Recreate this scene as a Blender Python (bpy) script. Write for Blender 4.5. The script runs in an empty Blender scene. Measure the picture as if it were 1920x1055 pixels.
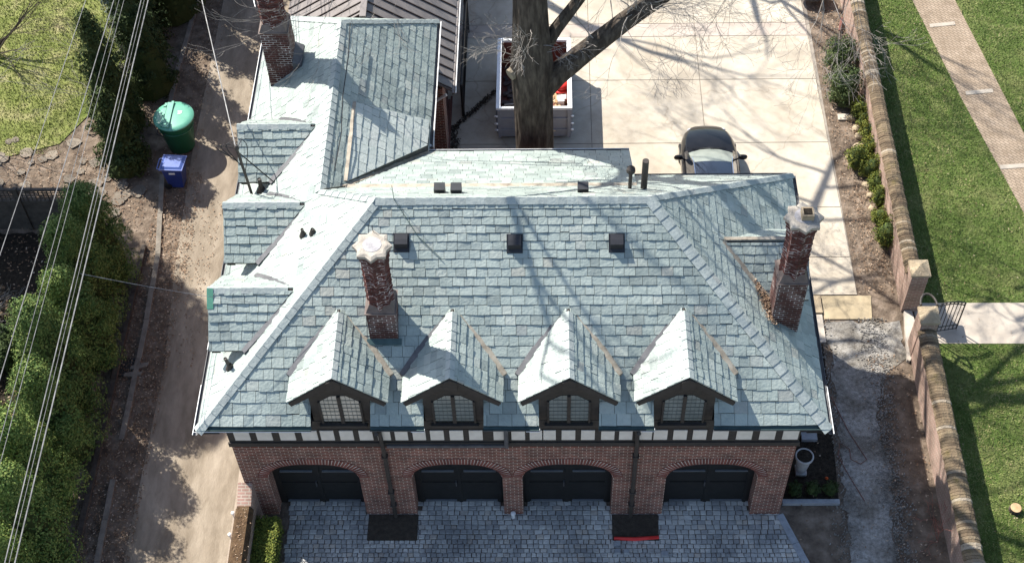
import bpy, math, random
from mathutils import Vector as V, Matrix
rnd = random.Random(7)
scn = bpy.context.scene
# ---------------------------------------------------------------- camera
cd = bpy.data.cameras.new('camera'); cam = bpy.data.objects.new('camera', cd)
scn.collection.objects.link(cam); scn.camera = cam
F, PI_, YA, RO = 2634.19, 0.911512, -0.041805, -0.037659
fw = V((math.sin(YA)*math.cos(PI_), math.cos(YA)*math.cos(PI_), -math.sin(PI_)))
r0 = V((math.cos(YA), -math.sin(YA), 0)); u0 = r0.cross(fw)
rr = math.cos(RO)*r0 + math.sin(RO)*u0; uu = -math.sin(RO)*r0 + math.cos(RO)*u0
m = Matrix((rr, uu, -fw)).transposed().to_4x4(); m.translation = V((0.62263, -19.02301, 35.24686))
cam.matrix_world = m
cd.sensor_width = 36; cd.lens = F/1920*36; cd.clip_end = 600; cd.clip_start = .5
# ---------------------------------------------------------------- sun, sky, exposure
SUN = V((-0.705, 0.65, 1.0)).normalized()
sl = bpy.data.lights.new('sun', 'SUN'); sun = bpy.data.objects.new('sun', sl); scn.collection.objects.link(sun)
sl.energy = 5.0; sl.angle = math.radians(.5); sl.color = (1, .955, .88)
sun.rotation_euler = SUN.to_track_quat('Z', 'Y').to_euler(); sun.location = (-20, 20, 40)
w = bpy.data.worlds.new('World'); scn.world = w; w.use_nodes = True
nt = w.node_tree; bg = nt.nodes['Background']
sky = nt.nodes.new('ShaderNodeTexSky'); sky.sky_type = 'NISHITA'; sky.sun_disc = False
sky.sun_elevation = math.asin(SUN.z); sky.sun_rotation = math.atan2(SUN.x, SUN.y)
nt.links.new(sky.outputs[0], bg.inputs[0]); bg.inputs[1].default_value = .11
scn.view_settings.view_transform = 'Standard'; scn.view_settings.look = 'None'
scn.view_settings.exposure = 1.1; scn.view_settings.gamma = 1
scn.render.resolution_x = 1024; scn.render.resolution_y = 562

# ---------------------------------------------------------------- mesh helpers
class MB:
    def __init__(s): s.v = []; s.f = []; s.mi = []; s.cm = 0
    def poly(s, pts):
        n = len(s.v); s.v.extend(tuple(p) for p in pts); s.f.append(tuple(range(n, n+len(pts)))); s.mi.append(s.cm)
    def prism(s, base, top):
        k = len(base); n = len(s.v); s.v.extend(tuple(p) for p in base); s.v.extend(tuple(p) for p in top)
        s.f.append(tuple(range(n+k-1, n-1, -1))); s.f.append(tuple(range(n+k, n+2*k)))
        for i in range(k):
            j = (i+1) % k; s.f.append((n+i, n+j, n+k+j, n+k+i))
        s.mi.extend([s.cm]*(k+2))
    def box(s, x0, x1, y0, y1, z0, z1):
        b = [(x0,y0),(x1,y0),(x1,y1),(x0,y1)]
        s.prism([(x,y,z0) for x,y in b], [(x,y,z1) for x,y in b])
    def obox(s, c, ax, ay, az):      # centre and three half-axis vectors
        c, ax, ay, az = V(c), V(ax), V(ay), V(az)
        q = [(-1,-1),(1,-1),(1,1),(-1,1)]
        s.prism([c+ax*a+ay*b-az for a,b in q], [c+ax*a+ay*b+az for a,b in q])
    def beam(s, a, b, w, h, up=(0,0,1)):
        a, b = V(a), V(b); d = (b-a); L = d.length/2; d.normalize()
        side = d.cross(V(up)).normalized(); u2 = side.cross(d)
        s.obox((a+b)/2, d*L, side*w/2, u2*h/2)
    def tube(s, pts, rad, k=6, caps=True):
        pts = [V(p) for p in pts]
        if not hasattr(rad, '__len__'): rad = [rad]*len(pts)
        n = len(s.v); ref = V((0,0,1)); prev = None
        for i, p in enumerate(pts):
            d = (pts[min(i+1,len(pts)-1)]-pts[max(i-1,0)])
            if d.length < 1e-6: d = V((0,0,1))
            d.normalize()
            if prev is None:
                a = d.cross(V((0,0,1)) if abs(d.z) < .9 else V((1,0,0))).normalized()
            else:
                a = (prev - d*prev.dot(d)).normalized()
            prev = a; b = d.cross(a)
            for j in range(k):
                t = 2*math.pi*j/k; s.v.append(tuple(p + (a*math.cos(t)+b*math.sin(t))*rad[i]))
        for i in range(len(pts)-1):
            for j in range(k):
                s.f.append((n+i*k+j, n+i*k+(j+1)%k, n+(i+1)*k+(j+1)%k, n+(i+1)*k+j)); s.mi.append(s.cm)
        if caps:
            s.f.append(tuple(n+j for j in reversed(range(k)))); s.mi.append(s.cm)
            e = n+(len(pts)-1)*k; s.f.append(tuple(e+j for j in range(k))); s.mi.append(s.cm)
    def lathe(s, c, prof, k=24, sx=1, sy=1, caps=True):
        n = len(s.v); c = V(c)
        for r, z in prof:
            for j in range(k):
                t = 2*math.pi*j/k; s.v.append((c.x+r*sx*math.cos(t), c.y+r*sy*math.sin(t), c.z+z))
        for i in range(len(prof)-1):
            for j in range(k):
                s.f.append((n+i*k+j, n+i*k+(j+1)%k, n+(i+1)*k+(j+1)%k, n+(i+1)*k+j)); s.mi.append(s.cm)
        if caps:
            s.f.append(tuple(n+j for j in reversed(range(k)))); e = n+(len(prof)-1)*k
            s.f.append(tuple(e+j for j in range(k))); s.mi.extend([s.cm]*2)
    def build(s, name, mats, parent=None, smooth=False, origin=None, **props):
        me = bpy.data.meshes.new(name)
        o3 = V(origin) if origin is not None else (parent_loc(parent) if parent else V((0,0,0)))
        me.from_pydata([tuple(V(p)-o3) for p in s.v], [], s.f)
        if not isinstance(mats, (list, tuple)): mats = [mats]
        for mm in mats: me.materials.append(mm)
        if len(mats) > 1: me.polygons.foreach_set('material_index', s.mi)
        uv = me.uv_layers.new(name='UVMap').data; me.update()
        for p in me.polygons:
            n = p.normal; ax = max(range(3), key=lambda i: abs(n[i]))
            for li in p.loop_indices:
                c = me.vertices[me.loops[li].vertex_index].co + o3
                uv[li].uv = (c.y, c.z) if ax == 0 else ((c.x, c.z) if ax == 1 else (c.x, c.y))
            p.use_smooth = smooth
        ob = bpy.data.objects.new(name, me); scn.collection.objects.link(ob)
        if parent: ob.parent = parent
        elif origin is not None: ob.location = o3
        if parent and origin is not None: ob.location = o3 - parent_loc(parent)
        for k, v in props.items(): ob[k] = v
        return ob
def parent_loc(p):
    l = V((0,0,0))
    while p: l = l + p.location; p = p.parent
    return l
def thing(name, loc, label, cat, group=None):
    e = bpy.data.objects.new(name, None); scn.collection.objects.link(e); e.location = loc; e.empty_display_size = .2
    e['label'] = label; e['category'] = cat
    if group: e['group'] = group
    return e
def tg(label, cat, group=None):
    d = dict(label=label, category=cat)
    if group: d['group'] = group
    return d
def struct(mb, name, mat): return mb.build(name, mat, kind='structure')
def copy_tree(o, loc, rz=0, sc=1, label=None):
    c = o.copy(); scn.collection.objects.link(c); c.location = loc; c.rotation_euler = (0,0,rz)
    c.scale = (sc,sc,sc) if not hasattr(sc, '__len__') else sc
    if label: c['label'] = label
    for ch in o.children:
        d = ch.copy(); scn.collection.objects.link(d); d.parent = c
    return c

# ---------------------------------------------------------------- materials
def ramp(nt, cols):
    r = nt.nodes.new('ShaderNodeValToRGB'); el = r.color_ramp.elements
    n = len(cols); pos = [i/(n-1) for i in range(n)]
    if len(cols[0]) == 2: pos = [c[0] for c in cols]; cols = [c[1] for c in cols]
    el[0].position = pos[0]; el[0].color = (*cols[0], 1); el[1].position = pos[-1]; el[1].color = (*cols[-1], 1)
    for p, c in zip(pos[1:-1], cols[1:-1]):
        e = el.new(p); e.color = (*c, 1)
    return r
def mat(name, cols, scale=3, detail=6, rough=.85, bump=.2, bscale=None, isl=None, islf=.5, spec=.35, metal=0, coat=0, stretch=None, obr=None, stain=None, crack=None):
    mt = bpy.data.materials.new(name); mt.use_nodes = True; nt = mt.node_tree; L = nt.links
    b = nt.nodes['Principled BSDF']; b.inputs['Roughness'].default_value = rough
    b.inputs['Specular IOR Level'].default_value = spec; b.inputs['Metallic'].default_value = metal
    b.inputs['Coat Weight'].default_value = coat
    tc = nt.nodes.new('ShaderNodeTexCoord'); mp = nt.nodes.new('ShaderNodeMapping')
    L.new(tc.outputs['Object'], mp.inputs[0])
    if stretch: mp.inputs['Scale'].default_value = stretch
    nz = nt.nodes.new('ShaderNodeTexNoise'); nz.inputs['Scale'].default_value = scale; nz.inputs['Detail'].default_value = detail
    nz.inputs['Roughness'].default_value = .62
    L.new(mp.outputs[0], nz.inputs['Vector'])
    if not isinstance(cols[0], (tuple, list)): cols = [cols, cols]
    if len(cols[0]) == 3:
        n = len(cols); cols = [(.3+.4*i/(n-1), c) for i, c in enumerate(cols)]
    rp = ramp(nt, cols); L.new(nz.outputs[0], rp.inputs[0]); out = rp.outputs[0]
    def mixc(a, bb, f, mode='MIX'):
        mx = nt.nodes.new('ShaderNodeMix'); mx.data_type = 'RGBA'; mx.blend_type = mode
        if isinstance(f, float): mx.inputs[0].default_value = f
        else: L.new(f, mx.inputs[0])
        L.new(a, mx.inputs[6])
        L.new(bb, mx.inputs[7]); return mx.outputs[2]
    if isl:
        g = nt.nodes.new('ShaderNodeNewGeometry'); r2 = ramp(nt, isl); r2.color_ramp.interpolation = 'LINEAR'
        L.new(g.outputs['Random Per Island'], r2.inputs[0]); out = mixc(out, r2.outputs[0], islf)
    if obr:
        g = nt.nodes.new('ShaderNodeObjectInfo'); r2 = ramp(nt, obr)
        L.new(g.outputs['Random'], r2.inputs[0]); out = mixc(out, r2.outputs[0], 1.0, 'MULTIPLY')
    if stain:
        for k, (sc, lo, hi_) in enumerate(stain):
            n5 = nt.nodes.new('ShaderNodeTexNoise'); n5.inputs['Scale'].default_value = sc; n5.inputs['Detail'].default_value = 7; n5.inputs['Distortion'].default_value = .6
            L.new(mp.outputs[0], n5.inputs['Vector']); r5 = ramp(nt, [(.34, lo), (.62, hi_)]); L.new(n5.outputs[0], r5.inputs[0]); out = mixc(out, r5.outputs[0], 1.0, 'MULTIPLY')
    if crack:
        vo = nt.nodes.new('ShaderNodeTexVoronoi'); vo.feature = 'DISTANCE_TO_EDGE'; vo.inputs['Scale'].default_value = crack
        n6 = nt.nodes.new('ShaderNodeTexNoise'); n6.inputs['Scale'].default_value = 1.7; n6.inputs['Detail'].default_value = 6; L.new(mp.outputs[0], n6.inputs['Vector'])
        m6 = nt.nodes.new('ShaderNodeMix'); m6.data_type = 'RGBA'; m6.inputs[0].default_value = .35; L.new(mp.outputs[0], m6.inputs[6]); L.new(n6.outputs['Color'], m6.inputs[7])
        L.new(m6.outputs[2], vo.inputs['Vector']); r6 = ramp(nt, [(.0, (.80,.78,.76)), (.005, (1,1,1))]); L.new(vo.outputs['Distance'], r6.inputs[0]); out = mixc(out, r6.outputs[0], 1.0, 'MULTIPLY')
    L.new(out, b.inputs['Base Color'])
    if bump:
        n2 = nt.nodes.new('ShaderNodeTexNoise'); n2.inputs['Scale'].default_value = bscale or scale*4; n2.inputs['Detail'].default_value = 5
        L.new(mp.outputs[0], n2.inputs['Vector'])
        bp = nt.nodes.new('ShaderNodeBump'); bp.inputs['Strength'].default_value = bump; bp.inputs['Distance'].default_value = .05
        L.new(n2.outputs[0], bp.inputs['Height']); L.new(bp.outputs[0], b.inputs['Normal'])
    mt['_out'] = 0
    return mt
def brickmat(name, c1, c2, mortar, bw=.215, rh=.075, ms=.011, mnoise=None, off=.5, rough=.85, rot=0, dirt=None, bump=.5):
    mt = bpy.data.materials.new(name); mt.use_nodes = True; nt = mt.node_tree; L = nt.links
    b = nt.nodes['Principled BSDF']; b.inputs['Roughness'].default_value = rough; b.inputs['Specular IOR Level'].default_value = .25
    tc = nt.nodes.new('ShaderNodeTexCoord'); mp = nt.nodes.new('ShaderNodeMapping'); L.new(tc.outputs['UV'], mp.inputs[0])
    mp.inputs['Rotation'].default_value = (0, 0, rot)
    bt = nt.nodes.new('ShaderNodeTexBrick'); L.new(mp.outputs[0], bt.inputs['Vector'])
    bt.inputs['Scale'].default_value = 1; bt.inputs['Brick Width'].default_value = bw; bt.inputs['Row Height'].default_value = rh
    bt.inputs['Mortar Size'].default_value = ms; bt.inputs['Mortar Smooth'].default_value = .1; bt.offset = off
    bt.inputs['Color1'].default_value = (*c1, 1); bt.inputs['Color2'].default_value = (*c2, 1); bt.inputs['Mortar'].default_value = (*mortar, 1)
    nz = nt.nodes.new('ShaderNodeTexNoise'); nz.inputs['Scale'].default_value = 2.3; nz.inputs['Detail'].default_value = 8
    L.new(tc.outputs['Object'], nz.inputs['Vector'])
    if mnoise:
        n3 = nt.nodes.new('ShaderNodeTexNoise'); n3.inputs['Scale'].default_value = mnoise[1]; L.new(tc.outputs['Object'], n3.inputs['Vector'])
        r3 = ramp(nt, [(.46, mnoise[0]), (.58, mortar)]); L.new(n3.outputs[0], r3.inputs[0]); L.new(r3.outputs[0], bt.inputs['Mortar'])
    rp = ramp(nt, [(.3, dirt or (.62,.6,.6)), (.7, (1.15,1.12,1.1))]); L.new(nz.outputs[0], rp.inputs[0])
    mx = nt.nodes.new('ShaderNodeMix'); mx.data_type = 'RGBA'; mx.blend_type = 'MULTIPLY'; mx.inputs[0].default_value = 1
    L.new(bt.outputs[0], mx.inputs[6]); L.new(rp.outputs[0], mx.inputs[7]); L.new(mx.outputs[2], b.inputs['Base Color'])
    bp = nt.nodes.new('ShaderNodeBump'); bp.invert = True; bp.inputs['Strength'].default_value = bump; bp.inputs['Distance'].default_value = .02
    L.new(bt.outputs['Fac'], bp.inputs['Height']); L.new(bp.outputs[0], b.inputs['Normal'])
    return mt
SL_ISL = [(0,(.155,.178,.175)),(.12,(.23,.264,.257)),(.4,(.275,.315,.302)),(.7,(.32,.36,.343)),(.9,(.36,.395,.37)),(.96,(.38,.39,.36)),(.98,(.20,.205,.21)),(1,(.36,.33,.28))]
M = {}
M['slate'] = mat('slate', [(.19,.222,.212),(.30,.338,.32),(.385,.412,.385)], scale=1.3, detail=12, rough=.5, bump=.35, bscale=14, isl=SL_ISL, islf=.6, spec=.6, stain=[(.5,(.89,.91,.885),(1.03,1.04,1.02)),(5,(.93,.94,.925),(1.03,1.04,1.02))])
M['slatecap'] = mat('slate_cap', [(.27,.305,.29),(.37,.40,.375)], scale=3, rough=.6, bump=.3, bscale=12, isl=SL_ISL, islf=.35)
M['slatelight'] = mat('slate_light', [(.36,.40,.375),(.44,.47,.44)], scale=3, rough=.5, bump=.3, bscale=12, isl=[(0,(.32,.36,.335)),(.6,(.40,.44,.41)),(1,(.44,.45,.42))], islf=.5)
M['deck'] = mat('roof_underlay', [(.05,.055,.055),(.08,.08,.075)], scale=5)
M['flash'] = mat('flashing_metal', [(.16,.13,.10),(.30,.26,.20),(.40,.36,.29)], scale=4, rough=.6, bump=.1)
M['flashdark'] = mat('dark_metal', [(.05,.05,.055),(.10,.10,.105)], scale=5, rough=.5, bump=.05, spec=.5)
M['copper'] = mat('green_copper', [(.035,.065,.065),(.06,.10,.10)], scale=5, rough=.55, bump=.05)
M['whitemetal'] = mat('white_metal', [(.62,.62,.60),(.75,.74,.72)], scale=6, rough=.45, bump=.05)
M['brick'] = brickmat('brick_wall', (.20,.055,.036), (.10,.036,.028), (.46,.38,.31), rh=.078, ms=.010)
M['vouss'] = brickmat('brick_arch', (.20,.06,.045), (.12,.045,.04), (.42,.36,.32), bw=.5, rh=.075)
M['brickdark'] = brickmat('chimney_brick', (.055,.022,.019), (.095,.034,.028), (.52,.48,.45), rh=.085, ms=.010, mnoise=((.16,.12,.11), 2.6))
M['brickshaft'] = brickmat('shaft_brick', (.07,.024,.02), (.12,.038,.03), (.55,.5,.48), rh=.09, bw=.2, ms=.011, mnoise=((.09,.06,.055), 3.5))
M['brickwall'] = brickmat('boundary_brick', (.36,.22,.18), (.27,.18,.145), (.42,.36,.30), rh=.08, ms=.012, dirt=(.7,.68,.64))
M['coping'] = mat('mossy_coping', [(.07,.055,.04),(.17,.125,.085),(.26,.20,.13),(.15,.12,.04),(.36,.31,.24)], scale=7, detail=10, rough=.95, bump=.9, bscale=14)
M['copbrick'] = brickmat('coping_brick', (.24,.17,.12), (.30,.24,.17), (.12,.09,.06), bw=.5, rh=.085, ms=.014, dirt=(.45,.36,.25))
M['timber'] = mat('dark_timber', [(.034,.029,.025),(.055,.047,.04)], scale=4, rough=.75, bump=.15, stretch=(1,1,4))
M['plaster'] = mat('white_plaster', [(.60,.55,.48),(.70,.65,.58)], scale=5, rough=.9, bump=.1)
M['door'] = mat('black_door', [(.010,.010,.010),(.018,.018,.017)], scale=5, rough=.45, bump=.05)
M['doortrim'] = mat('door_moulding', [(.13,.14,.15),(.17,.18,.19)], scale=5, rough=.4, bump=0)
M['glass'] = mat('window_glass', [(.14,.16,.15),(.22,.24,.225)], scale=2.2, rough=.12, bump=0, spec=.7)
M['glasspale'] = mat('curtained_glass', [(.26,.255,.22),(.42,.40,.35)], scale=3, rough=.15, bump=0, spec=.7)  # pale colour paints a bright reflection into the pane
M['lead'] = mat('lead_came', [(.07,.08,.075),(.10,.11,.105)], bump=0)
M['stone'] = mat('cap_stone', [(.22,.195,.165),(.34,.305,.255),(.42,.38,.32)], scale=5, rough=.9, bump=.3)
M['stonegrey'] = mat('cap_mortar', [(.26,.25,.25),(.42,.40,.40)], scale=6, rough=.9, bump=.3)
M['shoulder'] = mat('shoulder_metal', [(.10,.075,.065),(.19,.145,.125)], scale=4, rough=.6, bump=.1)
M['vent'] = mat('vent_black', [(.014,.015,.018),(.024,.025,.03)], rough=.45, bump=0)
M['brownmetal'] = mat('brown_seam_metal', [(.15,.13,.12),(.20,.178,.165)], scale=1.5, rough=.5, bump=.04, spec=.4)
M['brownseam'] = mat('brown_seam_rib', [(.05,.035,.03),(.07,.05,.042)], rough=.5, bump=0)
M['soil'] = mat('bare_soil', [(.075,.055,.042),(.15,.115,.085),(.25,.195,.15)], scale=2.6, detail=12, rough=1, bump=.8, bscale=18, spec=.1)
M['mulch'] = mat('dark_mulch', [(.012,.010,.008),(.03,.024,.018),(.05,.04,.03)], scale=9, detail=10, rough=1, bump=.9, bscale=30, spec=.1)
M['alley'] = mat('alley_paving', [(.17,.14,.105),(.27,.228,.175),(.36,.31,.245)], scale=.7, detail=13, rough=.95, bump=.35, bscale=35, spec=.15, stretch=(1,.35,1), stain=[(.8,(.78,.76,.74),(1.05,1.05,1.05)),(5,(.85,.84,.83),(1.06,1.06,1.06))])
M['alleyedge'] = mat('alley_edge', [(.27,.22,.175),(.37,.31,.25)], scale=2, detail=12, rough=.95, bump=.5, bscale=25, spec=.15)
M['curb'] = mat('kerb_stone', [(.13,.115,.095),(.24,.21,.17)], scale=3, detail=10, rough=.95, bump=.4)
M['conc'] = mat('driveway_concrete', [(.36,.315,.255),(.45,.40,.325),(.51,.455,.37)], scale=.5, detail=12, rough=.9, bump=.12, bscale=30, spec=.2, stain=[(.35,(.84,.82,.79),(1.04,1.04,1.04)),(3.5,(.93,.92,.9),(1.02,1.02,1.02))], crack=.33)
M['concdirty'] = mat('driveway_band', [(.34,.28,.23),(.46,.40,.34)], scale=1.1, detail=12, rough=.9, bump=.12, bscale=30, spec=.2)
M['joint'] = mat('joint_dirt', [(.20,.17,.14),(.32,.28,.23)], scale=3, rough=1)
M['gatepath'] = mat('gate_paving', [(.34,.29,.235),(.44,.385,.315)], scale=1.2, detail=10, rough=.9, bump=.15)
M['tan'] = mat('tan_slab', [(.30,.24,.15),(.42,.34,.22)], scale=1.5, detail=10, rough=.9, bump=.15)
M['lawn'] = mat('lawn_ground', [(.045,.075,.018),(.085,.125,.03),(.16,.17,.065)], scale=.9, detail=12, rough=1, bump=.9, bscale=30, spec=.1)
M['lawnw'] = mat('rough_lawn_ground', [(.10,.13,.03),(.20,.22,.07),(.34,.30,.16)], scale=1.1, detail=12, rough=1, bump=.9, bscale=30, spec=.1)
GR = [(0,(.07,.11,.03)),(.4,(.13,.18,.05)),(.8,(.21,.235,.08)),(1,(.38,.34,.18))]
M['grass'] = mat('grass_blades', [(.07,.12,.03),(.14,.19,.055),(.24,.25,.10),(.33,.31,.16)], scale=1.1, detail=12, rough=.8, bump=0, isl=GR, islf=.5, spec=.2, stain=[(.4,(.72,.8,.7),(1.12,1.05,1.1)),(3,(.75,.8,.75),(1.1,1.08,1.1))])
M['grassw'] = mat('rough_grass_blades', [(.12,.18,.025),(.24,.27,.07),(.38,.34,.18)], scale=.5, detail=8, rough=.85, bump=0, isl=[(0,(.10,.17,.025)),(.6,(.24,.27,.08)),(1,(.45,.40,.24))], islf=.5, spec=.2)
M['path'] = brickmat('path_brick', (.25,.195,.14), (.30,.24,.18), (.16,.13,.095), bw=.2, rh=.1, ms=.014, rot=.78, bump=.2, dirt=(.8,.76,.72))
M['bar'] = mat('pale_stone_bar', [(.38,.33,.27),(.47,.42,.355)], scale=4, rough=.9)
M['cobble'] = mat('granite_sett', [(.24,.245,.24),(.40,.40,.385)], scale=7, detail=8, rough=.8, bump=.5, bscale=22, isl=[(0,(.18,.18,.18)),(.5,(.31,.305,.29)),(.85,(.45,.44,.41)),(1,(.36,.30,.24))], islf=.6, stain=[(.7,(.82,.82,.82),(1.5,1.46,1.40))])
M['granite'] = mat('granite_edging', [(.22,.23,.24),(.33,.34,.35)], scale=6, rough=.85, bump=.3)
M['gravel'] = mat('gravel', [(.20,.185,.16),(.31,.29,.26),(.44,.42,.38)], scale=9, detail=12, rough=1, bump=.9, bscale=40, spec=.15, stain=[(1.1,(.6,.57,.53),(1.08,1.08,1.08))])
M['leaf'] = mat('dry_leaf', [(.16,.10,.06),(.28,.19,.12)], scale=3, rough=.9, bump=0, isl=[(0,(.09,.05,.03)),(.4,(.20,.12,.07)),(.8,(.34,.24,.16)),(1,(.52,.42,.32))], islf=.85)
M['bark'] = mat('bark', [(.028,.022,.018),(.065,.053,.043),(.12,.10,.08)], scale=7, detail=9, rough=1, bump=1, bscale=9, stretch=(1,1,.22), spec=.1)
M['twig'] = mat('grey_twig', [(.17,.15,.13),(.33,.30,.27)], scale=6, rough=.95, bump=0, spec=.15)
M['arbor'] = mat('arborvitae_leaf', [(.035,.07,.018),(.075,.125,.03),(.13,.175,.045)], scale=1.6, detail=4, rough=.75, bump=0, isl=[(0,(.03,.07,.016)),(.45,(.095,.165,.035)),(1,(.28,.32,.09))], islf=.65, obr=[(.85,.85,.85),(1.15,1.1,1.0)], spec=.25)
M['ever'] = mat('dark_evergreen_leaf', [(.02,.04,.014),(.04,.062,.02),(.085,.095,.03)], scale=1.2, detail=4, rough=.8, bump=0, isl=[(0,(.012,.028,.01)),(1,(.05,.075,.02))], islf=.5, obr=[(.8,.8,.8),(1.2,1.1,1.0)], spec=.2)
M['bush'] = mat('boxwood_leaf', [(.05,.085,.015),(.12,.15,.025),(.22,.22,.04)], scale=2.5, detail=4, rough=.7, bump=0, isl=[(0,(.04,.075,.015)),(.6,(.13,.17,.03)),(1,(.36,.33,.06))], islf=.55, obr=[(.8,.85,.8),(1.2,1.1,1.0)], spec=.25)
M['yew'] = mat('yew_leaf', [(.04,.07,.025),(.085,.115,.045),(.14,.16,.07)], scale=3, detail=4, rough=.8, bump=0, isl=[(0,(.018,.04,.012)),(1,(.10,.12,.035))], islf=.55, spec=.2)
M['rock'] = mat('tan_rock', [(.26,.20,.13),(.42,.34,.23)], scale=4, rough=.95, bump=.5)
M['flag'] = mat('flagstone', [(.12,.10,.08),(.24,.20,.155)], scale=3, detail=10, rough=.95, bump=.4, isl=[(0,(.11,.095,.075)),(1,(.28,.235,.18))], islf=.5)
M['gbin'] = mat('green_plastic', [(.012,.10,.05),(.016,.13,.065)], scale=3, rough=.42, bump=.03, spec=.5)
M['glid'] = mat('green_lid_plastic', [(.09,.31,.21),(.13,.36,.26)], scale=3, rough=.35, bump=.02, spec=.6)
M['bbin'] = mat('blue_plastic', [(.015,.03,.15),(.022,.045,.21)], scale=3, rough=.35, bump=.02, spec=.6)
M['blid'] = mat('blue_lid_plastic', [(.05,.09,.27),(.075,.12,.34)], scale=3, rough=.3, bump=.02, spec=.7)
M['black'] = mat('black_rubber', [(.01,.01,.01),(.02,.02,.02)], rough=.6, bump=0)
M['iron'] = mat('black_iron', [(.012,.012,.013),(.025,.024,.023)], rough=.5, bump=0, spec=.5)
M['paint'] = mat('car_paint', [(.008,.008,.009),(.011,.011,.012)], rough=.05, bump=0, metal=0, coat=0, spec=.25)
M['carglass'] = mat('car_glass', [(.006,.009,.014),(.009,.012,.018)], rough=.04, bump=0, spec=1, coat=1)
M['shade'] = mat('windscreen_shade', [(.17,.19,.165),(.24,.26,.23)], rough=.35, bump=0)  # pale tone across the whole windscreen
M['chrome'] = mat('chrome', [(.6,.6,.6),(.7,.7,.7)], rough=.15, bump=0, metal=1)
M['lens'] = mat('lamp_lens', [(.5,.5,.5),(.6,.6,.6)], rough=.1, bump=0)
M['skip'] = mat('grey_steel', [(.22,.23,.26),(.29,.30,.335)], scale=2, rough=.6, bump=.05)
M['skiprim'] = mat('white_steel', [(.66,.66,.66),(.78,.78,.78)], scale=3, rough=.5, bump=.03)
M['skipin'] = mat('rusty_liner', [(.10,.035,.025),(.20,.07,.05)], scale=3, rough=.8, bump=.2)
M['scrap'] = mat('scrap_wood', [(.42,.28,.14),(.60,.43,.25)], scale=5, rough=.85, bump=.1, isl=[(0,(.30,.17,.09)),(.6,(.55,.38,.2)),(1,(.75,.62,.45))], islf=.7)
M['dark_scrap'] = mat('dark_rubble', [(.06,.05,.045),(.13,.11,.10)], scale=7, rough=1, bump=.6)
M['red'] = mat('red_plastic', [(.60,.03,.03),(.68,.05,.04)], scale=5, rough=.4, bump=.05)
M['lumber'] = mat('red_lumber', [(.13,.05,.04),(.20,.085,.065)], scale=3, rough=.85, bump=.2, isl=[(0,(.10,.04,.03)),(1,(.22,.10,.08))], islf=.6, stretch=(4,1,1))
M['greywood'] = mat('weathered_wood', [(.045,.036,.03),(.10,.085,.07)], scale=4, rough=.95, bump=.3)
M['cutwood'] = mat('cut_wood', [(.42,.26,.13),(.55,.37,.21)], scale=6, rough=.9, bump=.1)
M['pipe'] = mat('dark_pipe', [(.035,.028,.024),(.06,.05,.042)], rough=.6, bump=0)
M['wire'] = mat('bare_wire', [(.10,.10,.10),(.34,.33,.32)], scale=4, rough=.45, bump=0, spec=.5, metal=.2)
M['pot'] = mat('white_pot', [(.30,.29,.28),(.46,.45,.44)], scale=5, rough=.85, bump=.2)
M['patina'] = mat('green_patina', [(.07,.22,.15),(.12,.30,.21)], scale=5, rough=.6, bump=0)
M['ribbrick'] = mat('rib_brick', [(.07,.025,.02),(.12,.04,.032),(.35,.30,.28)], scale=5, detail=3, rough=.9, bump=.2)
M['rust'] = mat('rust', [(.20,.08,.03),(.38,.17,.07)], scale=6, rough=.9, bump=.2)

# ---------------------------------------------------------------- ground and paving
def sheet(name, pts, z, mt, holes=None):
    b = MB(); b.poly([(x, y, z) for x, y in pts]); return struct(b, name, mt)
g = MB(); g.poly([(-160,-120,-.03),(160,-120,-.03),(160,200,-.03),(-160,200,-.03)]); struct(g, 'ground', M['soil'])
sheet('lawn', [(11.95,-40),(60,-40),(60,60),(11.95,60)], .0, M['lawn'])
sheet('west_lawn', [(-60,14.0),(-18,13.8),(-16.3,14.4),(-14.9,17),(-14.3,22),(-14,60),(-60,60)], .0, M['lawnw'])
sheet('alley', [(-11.15,-40),(-8.3,-40),(-8.3,-1.0),(-8.32,2),(-8.35,60),(-11.6,60),(-11.6,14),(-11.4,9),(-11.1,5),(-11.15,0)], -.012, M['alley'])
sheet('alley_edge', [(-8.3,-40),(-7.85,-40),(-7.85,0),(-7.62,0),(-7.62,60),(-8.35,60),(-8.32,2),(-8.3,-1.0)], -.006, M['alleyedge'])
b = MB(); cp = [(-11.85,-40),(-11.95,-1.5),(-12.0,1.1),(-11.98,3.8),(-12.0,6.8),(-12.1,9.4),(-12.55,12.9),(-12.8,14.9),(-12.8,18.3),(-12.65,21.8),(-12.5,40)]
for (a, c), (d, e) in zip(cp, cp[1:]):
    n = max(1, int((e-c)/1.25)); n = 1 if c < -10 or e > 30 else n
    for i in range(n):
        p = (a+(d-a)*i/n, c+(e-c)*i/n+.006); q = (a+(d-a)*(i+1)/n, c+(e-c)*(i+1)/n-.006)
        if rnd.random() < .07: continue
        j = rnd.uniform(-.02,.02)
        b.prism([(p[0]+j,p[1],-.05),(p[0]+.17+j,p[1],-.05),(q[0]+.17+j,q[1],-.05),(q[0]+j,q[1],-.05)],
                [(p[0]+j,p[1],.07),(p[0]+.16+j,p[1],.06),(q[0]+.16+j,q[1],.06),(q[0]+j,q[1],.07)])
struct(b, 'kerb', M['curb'])
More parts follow.
